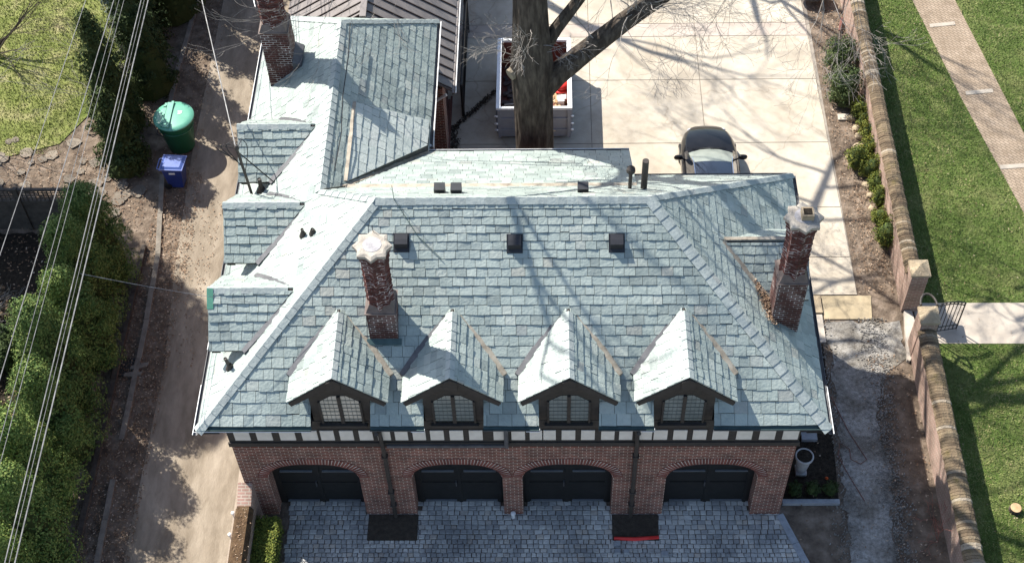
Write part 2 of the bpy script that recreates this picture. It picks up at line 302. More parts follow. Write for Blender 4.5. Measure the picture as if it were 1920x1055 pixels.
# concrete driveway: slabs with open joints over a dirt bed
sheet('driveway_bed', [(-3.0,9),(10.2,9),(10.3,7.7),(10.15,60),(-3.0,60)], -.02, M['joint'])
b = MB(); xs = [-2.9, 2.15, 6.05, 10.14]; ys = [9.2, 11.3, 14.22, 17.3, 19.55, 20.25, 23, 27, 32, 40]
ys2 = [7.68] + ys
for j in range(len(ys2)-1):
    for i in range(3):
        y0, y1 = ys2[j], ys2[j+1]
        x0, x1 = xs[i], xs[i+1]
        if j == 0 and i < 2: continue
        if j == 0: x0 = 7.3
        e0 = .16*(1-(y0-7.68)/12) if i == 2 else 0; e1 = .16*(1-(y1-7.68)/12) if i == 2 else 0
        g_ = .013
        b.cm = 1 if abs(y0-19.55) < .01 else 0
        b.prism([(x0+g_,y0+g_,-.06),(x1-g_+e0,y0+g_,-.06),(x1-g_+e1,y1-g_,-.06),(x0+g_,y1-g_,-.06)],
                [(x0+g_,y0+g_,0),(x1-g_+e0,y0+g_,0),(x1-g_+e1,y1-g_,0),(x0+g_,y1-g_,0)])
b.build('driveway', [M['conc'], M['concdirty']], kind='structure')
sheet('garden_path_slab', [(9.15,6.74),(10.62,6.74),(10.71,7.64),(9.17,7.64)], .004, M['tan'])
b = MB(); b.box(8.78,9.1,5.86,6.9,-.05,.03); struct(b, 'stone_slab', M['bar'])
b = MB(); b.box(8.3,9.12,6.94,7.6,-.05,.08); struct(b, 'stone_step', M['rock'])
def rough_edge(pts, amp, step=.25):
    out = []
    for i in range(len(pts)):
        a, c = pts[i], pts[(i+1) % len(pts)]; L = math.hypot(c[0]-a[0], c[1]-a[1]); k = max(1, int(L/step))
        for j in range(k): out.append((a[0]+(c[0]-a[0])*j/k+rnd.uniform(-amp,amp), a[1]+(c[1]-a[1])*j/k+rnd.uniform(-amp,amp)))
    return out
sheet('gravel_path', rough_edge([(8.85,-8),(10.1,-8),(10.15,-.5),(10.35,1.5),(10.3,3.2),(10.6,4.6),(11.45,5.3),(11.45,6.6),(10.7,6.62),(9.2,6.62),(9.1,3),(8.95,.5)], .09), -.012, M['gravel'])
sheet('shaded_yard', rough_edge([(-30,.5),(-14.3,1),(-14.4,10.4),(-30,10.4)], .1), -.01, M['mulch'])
b = MB()
for i in range(3600):
    y = rnd.uniform(-3,6.8); x = (8.9 if rnd.random() < .3 else 10.25+.05*max(0,y)) + rnd.gauss(0,.22); r = rnd.uniform(.012,.035)
    if x < 8.85 and y > .3: continue
    b.prism([(x-r,y-r,-.02),(x+r,y-r*.7,-.02),(x+r*.6,y+r,-.02)], [(x-r*.7,y-r*.7,r*.5),(x+r*.7,y-r*.5,r*.5),(x+r*.4,y+r*.7,r*.5)])
b.build('loose_gravel', M['gravel'], kind='stuff', label='loose gravel stones scattered along the edges of the path', category='gravel')
sheet('planting_bed', [(7.06,.35),(8.78,.35),(8.95,4),(9.0,5.8),(7.06,5.8)], -.016, M['mulch'])
sheet('gate_path', [(11.95,5.8),(40,5.68),(40,7.3),(11.95,7.34)], .014, M['gatepath'])
sheet('brick_path', [(14.3,60),(14.0,27),(14.21,21.42),(15.06,16.38),(16.15,10.98),(17.4,7.34),(19.4,7.34),(17.9,10.9),(16.9,14.56),(15.78,21.4),(15.6,27),(15.9,60)], .006, M['path'])
b = MB()
for x0,y0,x1,y1 in [(14.62,19.98,15.55,20.1),(15.28,16.5,16.25,16.62),(15.78,13.0,16.95,13.1)]:
    b.prism([(x0,y0-.09,.0),(x1,y1-.09,.0),(x1,y1+.09,.0),(x0,y0+.09,.0)], [(x0,y0-.09,.02),(x1,y1-.09,.02),(x1,y1+.09,.02),(x0,y0+.09,.02)])
struct(b, 'path_stone_bars', mat('path_bar', [(.30,.26,.21),(.38,.335,.275)], scale=4, rough=.9))
# cobbled court
b = MB(); y = .42; row = 0
holes = [(-4.45,-3.05,-.83,-.02),(2.38,3.67,-.83,-.02)]
while y > -7:
    big = y > -.75; h = .15 if big else rnd.uniform(.13,.15); x = -6.78 + rnd.uniform(0,.1)
    while x < 7.0 + max(0,(-y))*.38:
        ww = rnd.uniform(.14,.24) if big else rnd.uniform(.12,.19)
        x0, x1, y0, y1 = x+.008, x+ww-.008, y-h+.008, y-.008
        x += ww
        if y1 > 0 and not any(x0 > k-1.28 and x1 < k+1.28 for k in (-5.72,-1.84,1.12,5.0)): 
            if y0 > -.02: continue
        jj = lambda: rnd.uniform(-.008,.008)
        base = [(x0+jj(),y0+jj()),(x1+jj(),y0+jj()),(x1+jj(),y1+jj()),(x0+jj(),y1+jj())]
        cx, cy = (x0+x1)/2, (y0+y1)/2; z = .0 + rnd.uniform(-.008,.008)
        n = len(b.v); b.v += [(p,q,-.04) for p,q in base] + [(p,q,z) for p,q in base] + [(cx+(p-cx)*.8,cy+(q-cy)*.8,z+.014) for p,q in base]
        for k in range(2):
            for i in range(4): b.f.append((n+k*4+i, n+k*4+(i+1)%4, n+k*4+4+(i+1)%4, n+k*4+4+i)); b.mi.append(0)
        b.f.append((n+8,n+9,n+10,n+11)); b.mi.append(0)
    y -= h
struct(b, 'cobbled_court', M['cobble'])
sheet('court_bed', [(-6.8,-12),(10,-12),(9.6,-7),(7.0,.42),(-6.8,.42)], -.022, M['soil'])
b = MB()
for i in range(9):
    p = V((6.98+.38*.9*i*.98, -.06-.9*i, 0)); q = V((6.98+.38*.9*(i+1)*.98, -.06-.9*(i+1)+.015, 0))
    b.prism([p+V((0,0,-.05)),q+V((0,0,-.05)),q+V((.19,.07,-.05)),p+V((.19,.07,-.05))], [p+V((0,0,.03)),q+V((0,0,.03)),q+V((.19,.07,.03)),p+V((.19,.07,.03))])
b.box(7.18,8.78,.28,.42,-.04,.10); struct(b, 'granite_edging', M['granite'])
b = MB()
for a,c,d,e in holes: b.box(a,c,d,e,-.04,.026)
struct(b, 'court_soil_beds', mat('bed_soil', [(.035,.027,.02),(.075,.058,.042)], scale=8, detail=10, rough=1, bump=.8, bscale=25))
# flagstones on west side
b = MB()
for i in range(52):
    x = rnd.uniform(-18.8,-13.0); y = rnd.uniform(11.2,13.6+ (1.0 if x < -15 else 0))
    r = rnd.uniform(.14,.34); k = rnd.choice([5,6,7]); a0 = rnd.random()*6
    pts = [(x+r*rnd.uniform(.75,1.1)*math.cos(a0+6.283*j/k), y+r*rnd.uniform(.75,1.1)*math.sin(a0+6.283*j/k)) for j in range(k)]
    b.prism([(p,q,-.05) for p,q in pts], [(p,q,.01+rnd.random()*.02) for p,q in pts])
struct(b, 'flagstones', M['flag'])

# ---------------------------------------------------------------- grass, leaves (uncountable)
def blades(name, regions, dens, h, mt, label):
    b = MB()
    for (x0,x1,y0,y1,test) in regions:
        for _ in range(int((x1-x0)*(y1-y0)*dens)):
            x, y = rnd.uniform(x0,x1), rnd.uniform(y0,y1)
            if not test(x,y): continue
            a = rnd.random()*6.283; ww = rnd.uniform(.008,.02); hh = h*rnd.uniform(.5,1.3); lx, ly = rnd.uniform(-.06,.06), rnd.uniform(-.06,.06)
            b.poly([(x-ww*math.cos(a),y-ww*math.sin(a),0),(x+ww*math.cos(a),y+ww*math.sin(a),0),(x+lx,y+ly,hh)])
    return b.build(name, mt, kind='stuff', label=label, category='grass')
def px_l(y): return 14.21+(21.42-y)*.17 if y > 16.38 else 15.06+(16.38-y)*.202
def px_r(y): return 15.78+(21.4-y)*.164 if y > 14.56 else 16.9+(14.56-y)*.27
blades('lawn_grass', [(12.0,16.6,7.36,22,lambda x,y: x < px_l(y)), (15.5,22,7.36,22,lambda x,y: x > px_r(y)), (12.0,18.5,-2.6,5.75,lambda x,y: True)],
       900, .05, M['grass'], 'short green lawn grass east of the long brick wall')
blades('rough_grass', [(-21,-14.1,13.9,22.5,lambda x,y: x < -16.3 + (y-14.4)*.26 + rnd.uniform(-.4,.3))], 480, .07, M['grassw'], 'patchy yellow green grass in the yard west of the alley')
def leaves(name, regs, mt, label, s=(.025,.06), z=.012):
    b = MB()
    for x0,x1,y0,y1,n in regs:
        for _ in range(n):
            x, y = rnd.uniform(x0,x1), rnd.uniform(y0,y1); r = rnd.uniform(*s); a = rnd.random()*6.283
            t = rnd.uniform(-.6,.6); c, d = math.cos(a), math.sin(a); zz = z+rnd.random()*.03
            b.poly([(x+r*c,y+r*d,zz+.4*r*t),(x-r*.5*d,y+r*.5*c,zz+.01),(x-r*c,y-r*d,zz-.4*r*t),(x+r*.5*d,y-r*.5*c,zz+.01)])
    return b.build(name, mt, kind='stuff', label=label, category='leaves')
leaves('fallen_leaves', [(-12.0,-11.0,-2.5,13,3200),(-12.5,-12.0,-2.5,12,1500),(-12.6,-11.3,13,21,500),(-18,-12.8,10.5,14,1500),(-11.2,-10.2,5,12,260)], M['leaf'], 'brown dry leaves drifted along the alley kerb', s=(.018,.045))
leaves('lawn_leaves', [(12.2,16,-2.4,22,420)], M['leaf'], 'few pale dry leaves scattered on the east lawn', s=(.015,.035), z=.045)
leaves('yard_leaves', [(-20,-14.4,1.5,10.3,1500)], M['leaf'], 'brown leaves scattered over the dark shaded yard behind the lattice fence')
leaves('bed_leaves', [(10.35,11.5,7.7,22,1500),(10.7,11.5,8.5,12,350),(10.2,11.5,-2.5,5.4,420),(7.2,8.8,-2.5,5,60),(8.9,10.4,-2.2,6,60)], M['leaf'], 'scattered dry leaves in the soil bed beside the long brick wall', s=(.018,.045))
b_ = MB()
for i in range(500):
    t = rnd.random(); x = -2.62+(1.43*t)+rnd.gauss(0,.045); y = 15.0+1.83*t+rnd.gauss(0,.05); r = rnd.uniform(.02,.06); a = rnd.random()*6
    b_.poly([(x+r*math.cos(a),y+r*math.sin(a),.02),(x-r*math.sin(a),y+r*math.cos(a),.045),(x-r*math.cos(a),y-r*math.sin(a),.02)])
for i in range(380):
    x = rnd.gauss(-2.62,.1); y = rnd.uniform(13.5,15.1); r = rnd.uniform(.02,.06); a = rnd.random()*6
    b_.poly([(x+r*math.cos(a),y+r*math.sin(a),.02),(x-r*math.sin(a),y+r*math.cos(a),.045),(x-r*math.cos(a),y-r*math.sin(a),.02)])
b_.build('leaf_debris', mat('debris', [(.035,.028,.02),(.07,.055,.04)], bump=0), kind='stuff', label='dark line of leaf debris crossing the concrete towards the skip', category='debris')

# ---------------------------------------------------------------- slate laying
def clip_half(poly, axis, val, keep_less):
    out = []; n = len(poly)
    for i in range(n):
        a, c = poly[i], poly[(i+1) % n]
        ia = (a[axis] <= val) if keep_less else (a[axis] >= val); ic = (c[axis] <= val) if keep_less else (c[axis] >= val)
        if ia: out.append(a)
        if ia != ic:
            t = (val-a[axis])/(c[axis]-a[axis]); out.append((a[0]+(c[0]-a[0])*t, a[1]+(c[1]-a[1])*t))
    return out
def slates(mb, region, up, w=(.24,.40), h0=.285, h1=.19, th=.015, lift=0.0, rough=1.0):
    pts = [V(p) for p in region]
    N = V((0,0,0))
    for i in range(len(pts)):
        a, c = pts[i], pts[(i+1) % len(pts)]; N += a.cross(c)
    N.normalize()
    if N.z < 0: N = -N
    Vv = V(up); Vv = (Vv - N*Vv.dot(N)).normalized(); U = Vv.cross(N)
    O = min(pts, key=lambda p: p.dot(Vv))
    P2 = [((p-O).dot(U), (p-O).dot(Vv)) for p in pts]
    umin, umax = min(p[0] for p in P2), max(p[0] for p in P2); vmax = max(p[1] for p in P2)
    v = 0
    while v < vmax:
        h = h0+(h1-h0)*v/max(vmax,1e-3); 
        row = clip_half(clip_half(P2, 1, v-.02, False), 1, v+h, True)
        u = umin - rnd.uniform(0,.3)
        while u < umax:
            ww = rnd.uniform(*w)*(1-.12*v/vmax); d = rnd.choice([0,0,0,rnd.uniform(-.012,.012)])*rough
            if rnd.random() < .025: d -= .025*rough
            q = clip_half(clip_half(row, 0, u+.005, False), 0, u+ww-.005, True) if row else []
            q = clip_half(q, 1, v+.004+d, False) if q else []
            q = clip_half(q, 1, v+h-.003, True) if q else []
            clean = []
            for p in q:
                if not clean or (abs(p[0]-clean[-1][0])+abs(p[1]-clean[-1][1])) > 1e-4: clean.append(p)
            if len(clean) > 2 and abs(clean[0][0]-clean[-1][0])+abs(clean[0][1]-clean[-1][1]) < 1e-4: clean.pop()
            if len(clean) >= 3:
                t0 = th*rnd.uniform(.75,1.35); sk = rnd.uniform(-.010,.010)
                # ragged lower corners
                def H(p): return lift + .007 + t0*(1-(p[1]-v)/h) + sk*(p[0]-u)/ww
                def P(p, z): return O + U*p[0] + Vv*p[1] + N*z
                jit = lambda p: (p[0], p[1] + (rnd.uniform(-.006,.010)*rough if abs(p[1]-(v+.004+d)) < 1e-3 else 0))
                c2 = [jit(p) for p in clean]
                n = len(mb.v); k = len(c2)
                mb.v += [tuple(P(p, H(p))) for p in c2] + [tuple(P(p, lift-.012)) for p in c2]
                mb.f.append(tuple(range(n, n+k))); mb.mi.append(0)
                for i in range(k):
                    j = (i+1) % k; mb.f.append((n+j, n+i, n+k+i, n+k+j)); mb.mi.append(0)
            u += ww
        v += h
def deck(mb, region, drop=.02, mi=1):
    mb.cm = mi; mb.poly([(p[0],p[1],p[2]-drop) for p in region]); mb.cm = 0
def caps(mb, A, B, n1, n2, wd=.16, ln=.30, lift=.03):
    A, B = V(A), V(B); d = B-A; L = d.length; d.normalize(); k = max(1, int(L/ln)); n1, n2 = V(n1).normalized(), V(n2).normalized()
    s1 = n1.cross(d).normalized(); s2 = n2.cross(d).normalized()
    mid = (n1+n2).normalized()
    if s1.dot(n2) < s1.dot(n1)*0: pass
    # outward side directions go down each slope
    if s1.z > 0: s1 = -s1
    if s2.z > 0: s2 = -s2
    for i in range(k):
        p = A + d*(L*i/k-.02); q = A + d*(L*(i+1)/k); h0, h1 = lift+.022, lift+.004
        j = rnd.uniform(-.006,.006)
        for s, nn in ((s1,n1),(s2,n2)):
            a, bq = p+mid*h0, q+mid*h1
            c, e = q+s*(wd+j)+nn*(h1*.9), p+s*(wd+j)+nn*(h0*.9)
            mb.prism([x-nn*.02 for x in (a,bq,c,e)], [a,bq,c,e])
def strip(mb, A, B, side, wd, lift, th=.01):
    A, B, s = V(A), V(B), V(side).normalized(); up = V((0,0,1))
    q = [A-s*wd/2, B-s*wd/2, B+s*wd/2, A+s*wd/2]
    mb.prism([p+up*(lift-th) for p in q], [p+up*lift for p in q])

# ---------------------------------------------------------------- carriage house
EZ = 5.26; XL, XR = -8.19, 7.58; WX0, WX1 = -7.675, 7.05; YE = -.496
R1 = V((-3.647,3.948,8.942)); R2 = V((3.148,3.948,8.942)); YB = 7.99
sF = .8285; sL = 3.682/4.543; sR = 3.682/4.432; sB = 3.682/4.042
zf = lambda y: EZ+sF*(y-YE); zl = lambda x: EZ+sL*(x-XL); zr = lambda x: EZ+sR*(XR-x); zb = lambda y: EZ+sB*(YB-y)
nF = V((0,-sF,1)).normalized(); nL = V((-sL,0,1)).normalized(); nR = V((sR,0,1)).normalized(); nB = V((0,sB,1)).normalized()
WR0 = V((-5.37,12.08,zl(-5.37))); WR1 = V((-5.37,5.475,zl(-5.37))); WZ = WR0.z; WE = -2.83; sE = (WZ-EZ)/(WE+5.37)
ze = lambda x: EZ+sE*(WE-x); nE = V((sE,0,1)).normalized()
NWc = V((XL,14.9,EZ)); NEc = V((WE,14.62,EZ))
DX = (-4.585,-1.75,1.13,3.99); DW = .75
house = thing('carriage_house', (0,0,0), 'brick and half-timbered garage building with green slate hip roof, four dark garage doors', 'garage')
# walls
dc = (-5.74,-1.855,1.126,5.0); dhw = (1.235,1.225,1.223,1.225)
def arch(t): return 2.05 + .72*max(0,(1-abs(t)**2.7))**.52
b = MB(); ZB = 3.8
edges = [WX0] 
for c, h in zip(dc, dhw): edges += [c-h, c+h]
edges.append(WX1)
for i in range(0, len(edges), 2):
    b.poly([(edges[i],0,0),(edges[i+1],0,0),(edges[i+1],0,ZB),(edges[i],0,ZB)])
K = 24
for c, h in zip(dc, dhw):
    for i in range(K):
        t0, t1 = -1+2*i/K, -1+2*(i+1)/K
        b.poly([(c+t0*h,0,arch(t0)),(c+t1*h,0,arch(t1)),(c+t1*h,0,ZB),(c+t0*h,0,ZB)])
        b.poly([(c+t0*h,0,arch(t0)),(c+t0*h,.42,arch(t0)),(c+t1*h,.42,arch(t1)),(c+t1*h,0,arch(t1))])
    for s in (-1,1): b.poly([(c+s*h,0,0),(c+s*h,.42,0),(c+s*h,.42,arch(s)),(c+s*h,0,arch(s))])
ZT = 5.15
b.poly([(WX1,0,0),(WX1,YB-.5,0),(WX1,YB-.5,ZT),(WX1,0,ZT)]); b.poly([(WX0,0,0),(WX0,14.4,0),(WX0,14.4,ZT),(WX0,0,ZT)])
b.poly([(WX1,YB-.5,0),(3.0,YB-.5,0),(3.0,YB-.5,ZT),(WX1,YB-.5,ZT)]); b.poly([(3.0,YB-.5,0),(3.0,8.5,0),(3.0,8.5,ZT),(3.0,YB-.5,ZT)])
b.poly([(3.0,8.5,0),(-3.3,8.5,0),(-3.3,8.5,ZT),(3.0,8.5,ZT)]); b.poly([(-3.3,8.5,0),(-3.3,14.4,0),(-3.3,14.4,ZT),(-3.3,8.5,ZT)])
b.poly([(-3.3,14.4,0),(WX0,14.4,0),(WX0,14.4,ZT),(-3.3,14.4,ZT)])
wall = b.build('brick_wall', M['brick'], house)
# voussoirs: real bricks standing round each arch
M['archbrick'] = mat('arch_brick', [(.14,.045,.035),(.20,.07,.05)], scale=6, bump=.2, isl=[(0,(.09,.035,.03)),(1,(.22,.08,.06))], islf=.7)
M['palemortar'] = mat('pale_mortar', [(.5,.44,.38),(.6,.54,.47)], bump=0)
for c, h in zip(dc, dhw):
    b = MB()
    pts = []; n = 400
    for i in range(n+1):
        t = -1+2*i/n; pts.append(V((c+t*h, 0, arch(t))))
    pts = pts
    L = [0]
    for p, q in zip(pts, pts[1:]): L.append(L[-1]+(q-p).length)
    tot = L[-1]; kk = int(tot/.078); j = 0
    def at(s):
        for i in range(len(L)-1):
            if L[i+1] >= s: f = (s-L[i])/max(1e-6,L[i+1]-L[i]); return pts[i].lerp(pts[i+1], f)
        return pts[-1]
    for i in range(kk):
        p, q = at(tot*i/kk+.007), at(tot*(i+1)/kk-.007); d = (at(min(tot,tot*(i+1)/kk+.12))-at(max(0,tot*i/kk-.12))).normalized(); nn = V((-d.z,0,d.x))
        e = .27; o = V((0,-.018,0)); i2 = V((0,.05,0)); sp = .0
        b.prism([p+i2,q+i2,q+nn*e+d*sp+i2,p+nn*e-d*sp+i2], [p+o,q+o,q+nn*e+o,p+nn*e+o])
    b.build('arch_ring', M['archbrick'], wall)
# mortar lines show between arch bricks through a thin pale backing
for c, h in zip(dc, dhw):
    b = MB()
    for i in range(60):
        t0, t1 = -1+2*i/60, -1+2*(i+1)/60
        def up(t):
            e = 1e-3; dz = (arch(min(1,t+.02))-arch(max(-1,t-.02)))/(.04*h); n_ = V((-dz,0,1)).normalized(); return n_
        p, q = V((c+t0*h,-.008,arch(t0))), V((c+t1*h,-.008,arch(t1)))
        b.poly([p,q,q+up(t1)*.25,p+up(t0)*.25])
    b.build('mortar', M['palemortar'], wall)
# garage doors
for k, (c, h) in enumerate(zip(dc, dhw)):
    b = MB(); b.box(c-h-.02, c+h+.02, .40, .46, -.02, 2.85)
    d = b.build('garage_door', M['door'], house)
    for x0, x1 in ((c-h*.82,c-h*.10),(c+h*.12,c+h*.84)):
        b = MB(); b.box(x0,x1,.34,.395,.12,.15); b.box(x0,x1,.34,.395,1.76,1.785); b.build('moulding', M['doortrim'], d)
    b = MB()
    for x in (c-h*.9, c, c+h*.9): b.box(x-.05,x+.05,.38,.40,0,2.6)
    b.box(c-h*.85,c+h*.85,.381,.399,1.05,1.13); b.build('rail', M['door'], d)
    b = MB(); b.tube([(c-.09,.33,1.0),(c-.09,.33,1.2)], .015, 6); b.box(c-.105,c-.075,.33,.40,.99,1.02); b.box(c-.105,c-.075,.33,.40,1.18,1.21); b.build('handle', M['flashdark'], d)
# timber band with plaster panels
b = MB(); b.box(WX0-.01, WX1+.01, -.03, .0, ZB, 4.98); b.box(WX0-.04, WX1+.04, -.075, -.03, ZB-.02, ZB+.16)
b.box(WX0-.02, WX1+.02, -.045, -.03, 4.60, 4.98)
band = b.build('timber_band', M['timber'], house)
b = MB(); x = WX0+.17
dorm_sq = []
xs_ = []
for px in (0,):
    # three squares beneath every dormer, wider ones between
    for c in DX: xs_ += [(c-.5,.175),(c,.175),(c+.5,.175)]
    for x in (-7.3,-6.72,-6.12,-5.54): xs_.append((x,.20))
    for x in (-3.62,-3.17,-2.71): xs_.append((x,.165))
    for x in (-.62,-.16,.31): xs_.append((x,.175))
    for x in (2.14,2.6,3.1): xs_.append((x,.17))
    for x in (5.07,5.68,6.27,6.86): xs_.append((x-.05,.2))
for x, hw in xs_:
    if x+hw > WX1: hw = WX1-x-.03
    b = MB(); b.box(x-hw, x+hw, -.052, -.031, 4.07, 4.52); b.build('plaster_panel', M['plaster'], band)
# main roof
YF = -.415
lo = [(XL+.05,YF)]
for c in DX: lo += [(c-DW,YF),(c-DW,.04),(c+DW,.04),(c+DW,YF)]
lo += [(XR-.05,YF)]
regF = [(x,y,zf(y)) for x,y in lo] + [tuple(R2), tuple(R1)]
regL = [(XL,YE,EZ), tuple(R1), tuple(WR1), tuple(WR0), tuple(NWc)]
regR = [(XR,YB,EZ), tuple(R2), (XR,YE,EZ)]
EX0 = 3.0; ye0 = 6.0; ze0 = zb(ye0); yee = 8.97; sX = (ze0-EZ)/(yee-ye0); nX = V((0,sX,1)).normalized()
vx = -5.37+(WZ-ze0)/sE
regB = [tuple(R1), tuple(R2), (XR,YB,EZ), (EX0,YB,EZ), (EX0,ye0,ze0), (vx,ye0,ze0), tuple(WR1)]
regX = [(vx,ye0,ze0), (EX0,ye0,ze0), (EX0,yee,EZ), (WE,yee,EZ)]
regE = [tuple(WR1), (vx,ye0,ze0), (WE,yee,EZ), tuple(NEc), tuple(WR0)]
regN = [tuple(WR0), tuple(NEc), tuple(NWc)]
b = MB()
slates(b, regF, (0,1,1), h0=.305, h1=.185); slates(b, regL, (1,0,1)); slates(b, regR, (-1,0,1), h0=.28, h1=.21)
slates(b, regB, (0,-1,1), th=.015); slates(b, regX, (0,-1,1), w=(.3,.4), th=.015); slates(b, regE, (-1,0,1), h0=.27, h1=.24); slates(b, regN, (0,-1,1))
for r in (regF, regL, regR, regB, regX, regE, regN): deck(b, r)
roof = b.build('slate_roof', [M['slate'], M['deck']], house)
b = MB(); FL = V((XL,YE,EZ)); FR_ = V((XR,YE,EZ)); BR = V((XR,YB,EZ))
caps(b, FL, R1, nF, nL); caps(b, FR_, R2, nF, nR, wd=.16); caps(b, R1, R2, nF, nB, wd=.15, ln=.25); caps(b, BR, R2, nR, nB, wd=.13, ln=.24)
caps(b, R1, WR1, nL, nB, wd=.12); caps(b, WR1, WR0, nL, nE, wd=.15); caps(b, NEc, WR0, nE, V((0,.9,1)), wd=.12); caps(b, NWc, WR0, nL, V((0,.9,1)), wd=.12)
b.build('ridge_cap', M['slatecap'], roof)
# end wall of the raised lean-to and the valley flashings
b = MB()
b.prism([(vx,ye0-.05,ze0+.03),(EX0,ye0-.05,ze0+.03),(EX0,ye0+.09,ze0+.0),(vx,ye0+.09,ze0)], [(vx,ye0-.05,ze0+.055),(EX0,ye0-.05,ze0+.055),(EX0,ye0+.09,ze0+.035),(vx,ye0+.09,ze0+.035)])
strip(b, WR1+V((.06,.03,-.03)), V((vx,ye0,ze0)), (1,.6,0), .13, .05); strip(b, V((vx,ye0,ze0)), V((WE,yee,EZ)), (.8,-.6,0), .12, .055)
b.build('valley_flashing', M['flash'], roof)
b = MB(); strip(b, V((vx-.06,ye0+.06,ze0)), V((WE-.08,yee+.06,EZ)), (.8,-.6,0), .10, .045); b.poly([(EX0+.004,ye0,ze0),(EX0+.004,yee,EZ),(EX0+.004,YB,EZ)])
b.build('valley_gap', M['flashdark'], roof)
# raised slate patch, rear wing east slope; sunlit paleness painted into the slates
pA, pB, pC, pD = V((-4.78,9.2,ze(-4.78)+.06)), V((WE-.02,9.98,EZ+.27)), V((WE-.02,8.98,EZ+.27)), V((-4.78,6.22,ze(-4.78)+.06))
b = MB(); slates(b, [pD,pC,pB,pA], (-1,0,1), w=(.26,.38), h0=.28, h1=.27, th=.018); b.cm = 1
q = [pD,pC,pB,pA]; b.prism([p-V((0,0,.34)) for p in q], [p-V((0,0,.02)) for p in q]); b.cm = 0
pat = b.build('raised_slate_patch', [M['slatelight'], M['deck']], house)
b = MB(); strip(b, pA+V((-.07,0,-.0)), pD+V((-.07,-.0,0)), (1,0,0), .17, .035); b.build('tan_flashing', M['flash'], pat)
# fascia, soffit and gutters
b = MB()
def eavebox(x0,x1,y0,y1): b.box(x0,x1,y0,y1,EZ-.16,EZ-.03)
b.box(XL+.02,XL+.05,YE+.02,14.85,EZ-.17,EZ-.03); b.box(XR-.05,XR-.02,YE+.02,YB,EZ-.17,EZ-.03)
b.box(XL+.05,WX0,YE+.02,14.85,EZ-.19,EZ-.16); b.box(WX1,XR-.05,YE+.02,YB,EZ-.19,EZ-.16)
segs = []; xs2 = [XL]+[v for c in DX for v in (c-DW, c+DW)]+[XR]
for i in range(0, len(xs2), 2):
    segs.append((xs2[i], xs2[i+1])); b.box(xs2[i]+.02, xs2[i+1]-.02, YF+.015, YF+.045, EZ-.10, EZ+.03); b.box(xs2[i]+.02, xs2[i+1]-.02, YF+.045, -.05, EZ-.12, EZ-.10)
b.box(EX0,XR-.05,YB-.05,YB-.02,EZ-.17,EZ-.03); b.box(WE,EX0-.02,yee-.05,yee-.02,EZ-.17,EZ-.03); b.box(EX0-.03,EX0,8.0,yee,EZ-.19,EZ-.03); b.box(WE-.05,WE-.02,yee,14.6,EZ-.17,EZ-.03)
fas = b.build('fascia', M['timber'], house)
b = MB()
def gutter(p, q, r=.065):
    p, q = V(p), V(q); d = (q-p).normalized(); s = d.cross(V((0,0,1))).normalized()
    prof = [(-r,0),(-r*.8,-r*.7),(0,-r),(r*.8,-r*.7),(r,0),(r+.012,.012),(r-.012,-.004),(r*.62,-r*.55),(0,-r*.8),(-r*.62,-r*.55),(-r+.015,0)]
    n = len(b.v); k = len(prof)
    for e in (p, q):
        for a, z in prof: b.v.append(tuple(e+s*a+V((0,0,z))))
    for i in range(k): b.f.append((n+i, n+(i+1)%k, n+k+(i+1)%k, n+k+i)); b.mi.append(b.cm)
    b.f.append(tuple(n+i for i in range(k))); b.f.append(tuple(n+k+i for i in reversed(range(k)))); b.mi += [b.cm]*2
for x0, x1 in segs:
    b = MB(); gutter((x0-.01,YE+.04,EZ+.03),(x1+.01,YE+.04,EZ+.03), .055); gut = b.build('front_gutter', M['copper'], house)
    b = MB(); b.box(x0-.015,x1+.015,YE-.035,YE-.022,EZ+.0,EZ+.018); b.build('gutter_lip', M['flashdark'], gut)
b = MB()
gutter((XL-.05,YE-.08,EZ-.035),(XL-.05,14.9,EZ-.035)); gutter((XR+.05,YB,EZ-.035),(XR+.05,YE-.08,EZ-.035)); gutter((WE+.05,14.6,EZ-.04),(WE+.05,9.2,EZ-.04)); gutter((WE,yee+.05,EZ-.04),(EX0,yee+.05,EZ-.04)); gutter((EX0,YB+.05,EZ-.04),(XR,YB+.05,EZ-.04))
sg = b.build('side_gutter', M['flashdark'], house)
def edge(p, r):
    b = MB(); b.tube(p, r, 5); b.build('gutter_edge', M['whitemetal'], sg)
edge([(XL-.115,YE-.1,EZ-.03),(XL-.115,.9,EZ-.03)], .014); edge([(XL-.115,2.0,EZ-.03),(XL-.115,3.6,EZ-.03)], .014); edge([(XL-.115,9.4,EZ-.03),(XL-.115,14.8,EZ-.03)], .014)
edge([(XR+.115,YE-.1,EZ-.03),(XR+.115,.8,EZ-.03)], .014); edge([(XL-.11,YE-.04,EZ+.0),(-5.34,YE-.04,EZ+.0)], .010); edge([(WE+.115,14.6,EZ-.03),(WE+.115,9.2,EZ-.03)], .018); edge([(WE,yee+.115,EZ-.03),(EX0,yee+.115,EZ-.03)], .014)
for x0, x1 in segs[1:4]: edge([(x1-.32,YE-.04,EZ-.005),(x1+.02,YE-.04,EZ-.005),(x1+.02,YE+.03,EZ+.03)], .010)

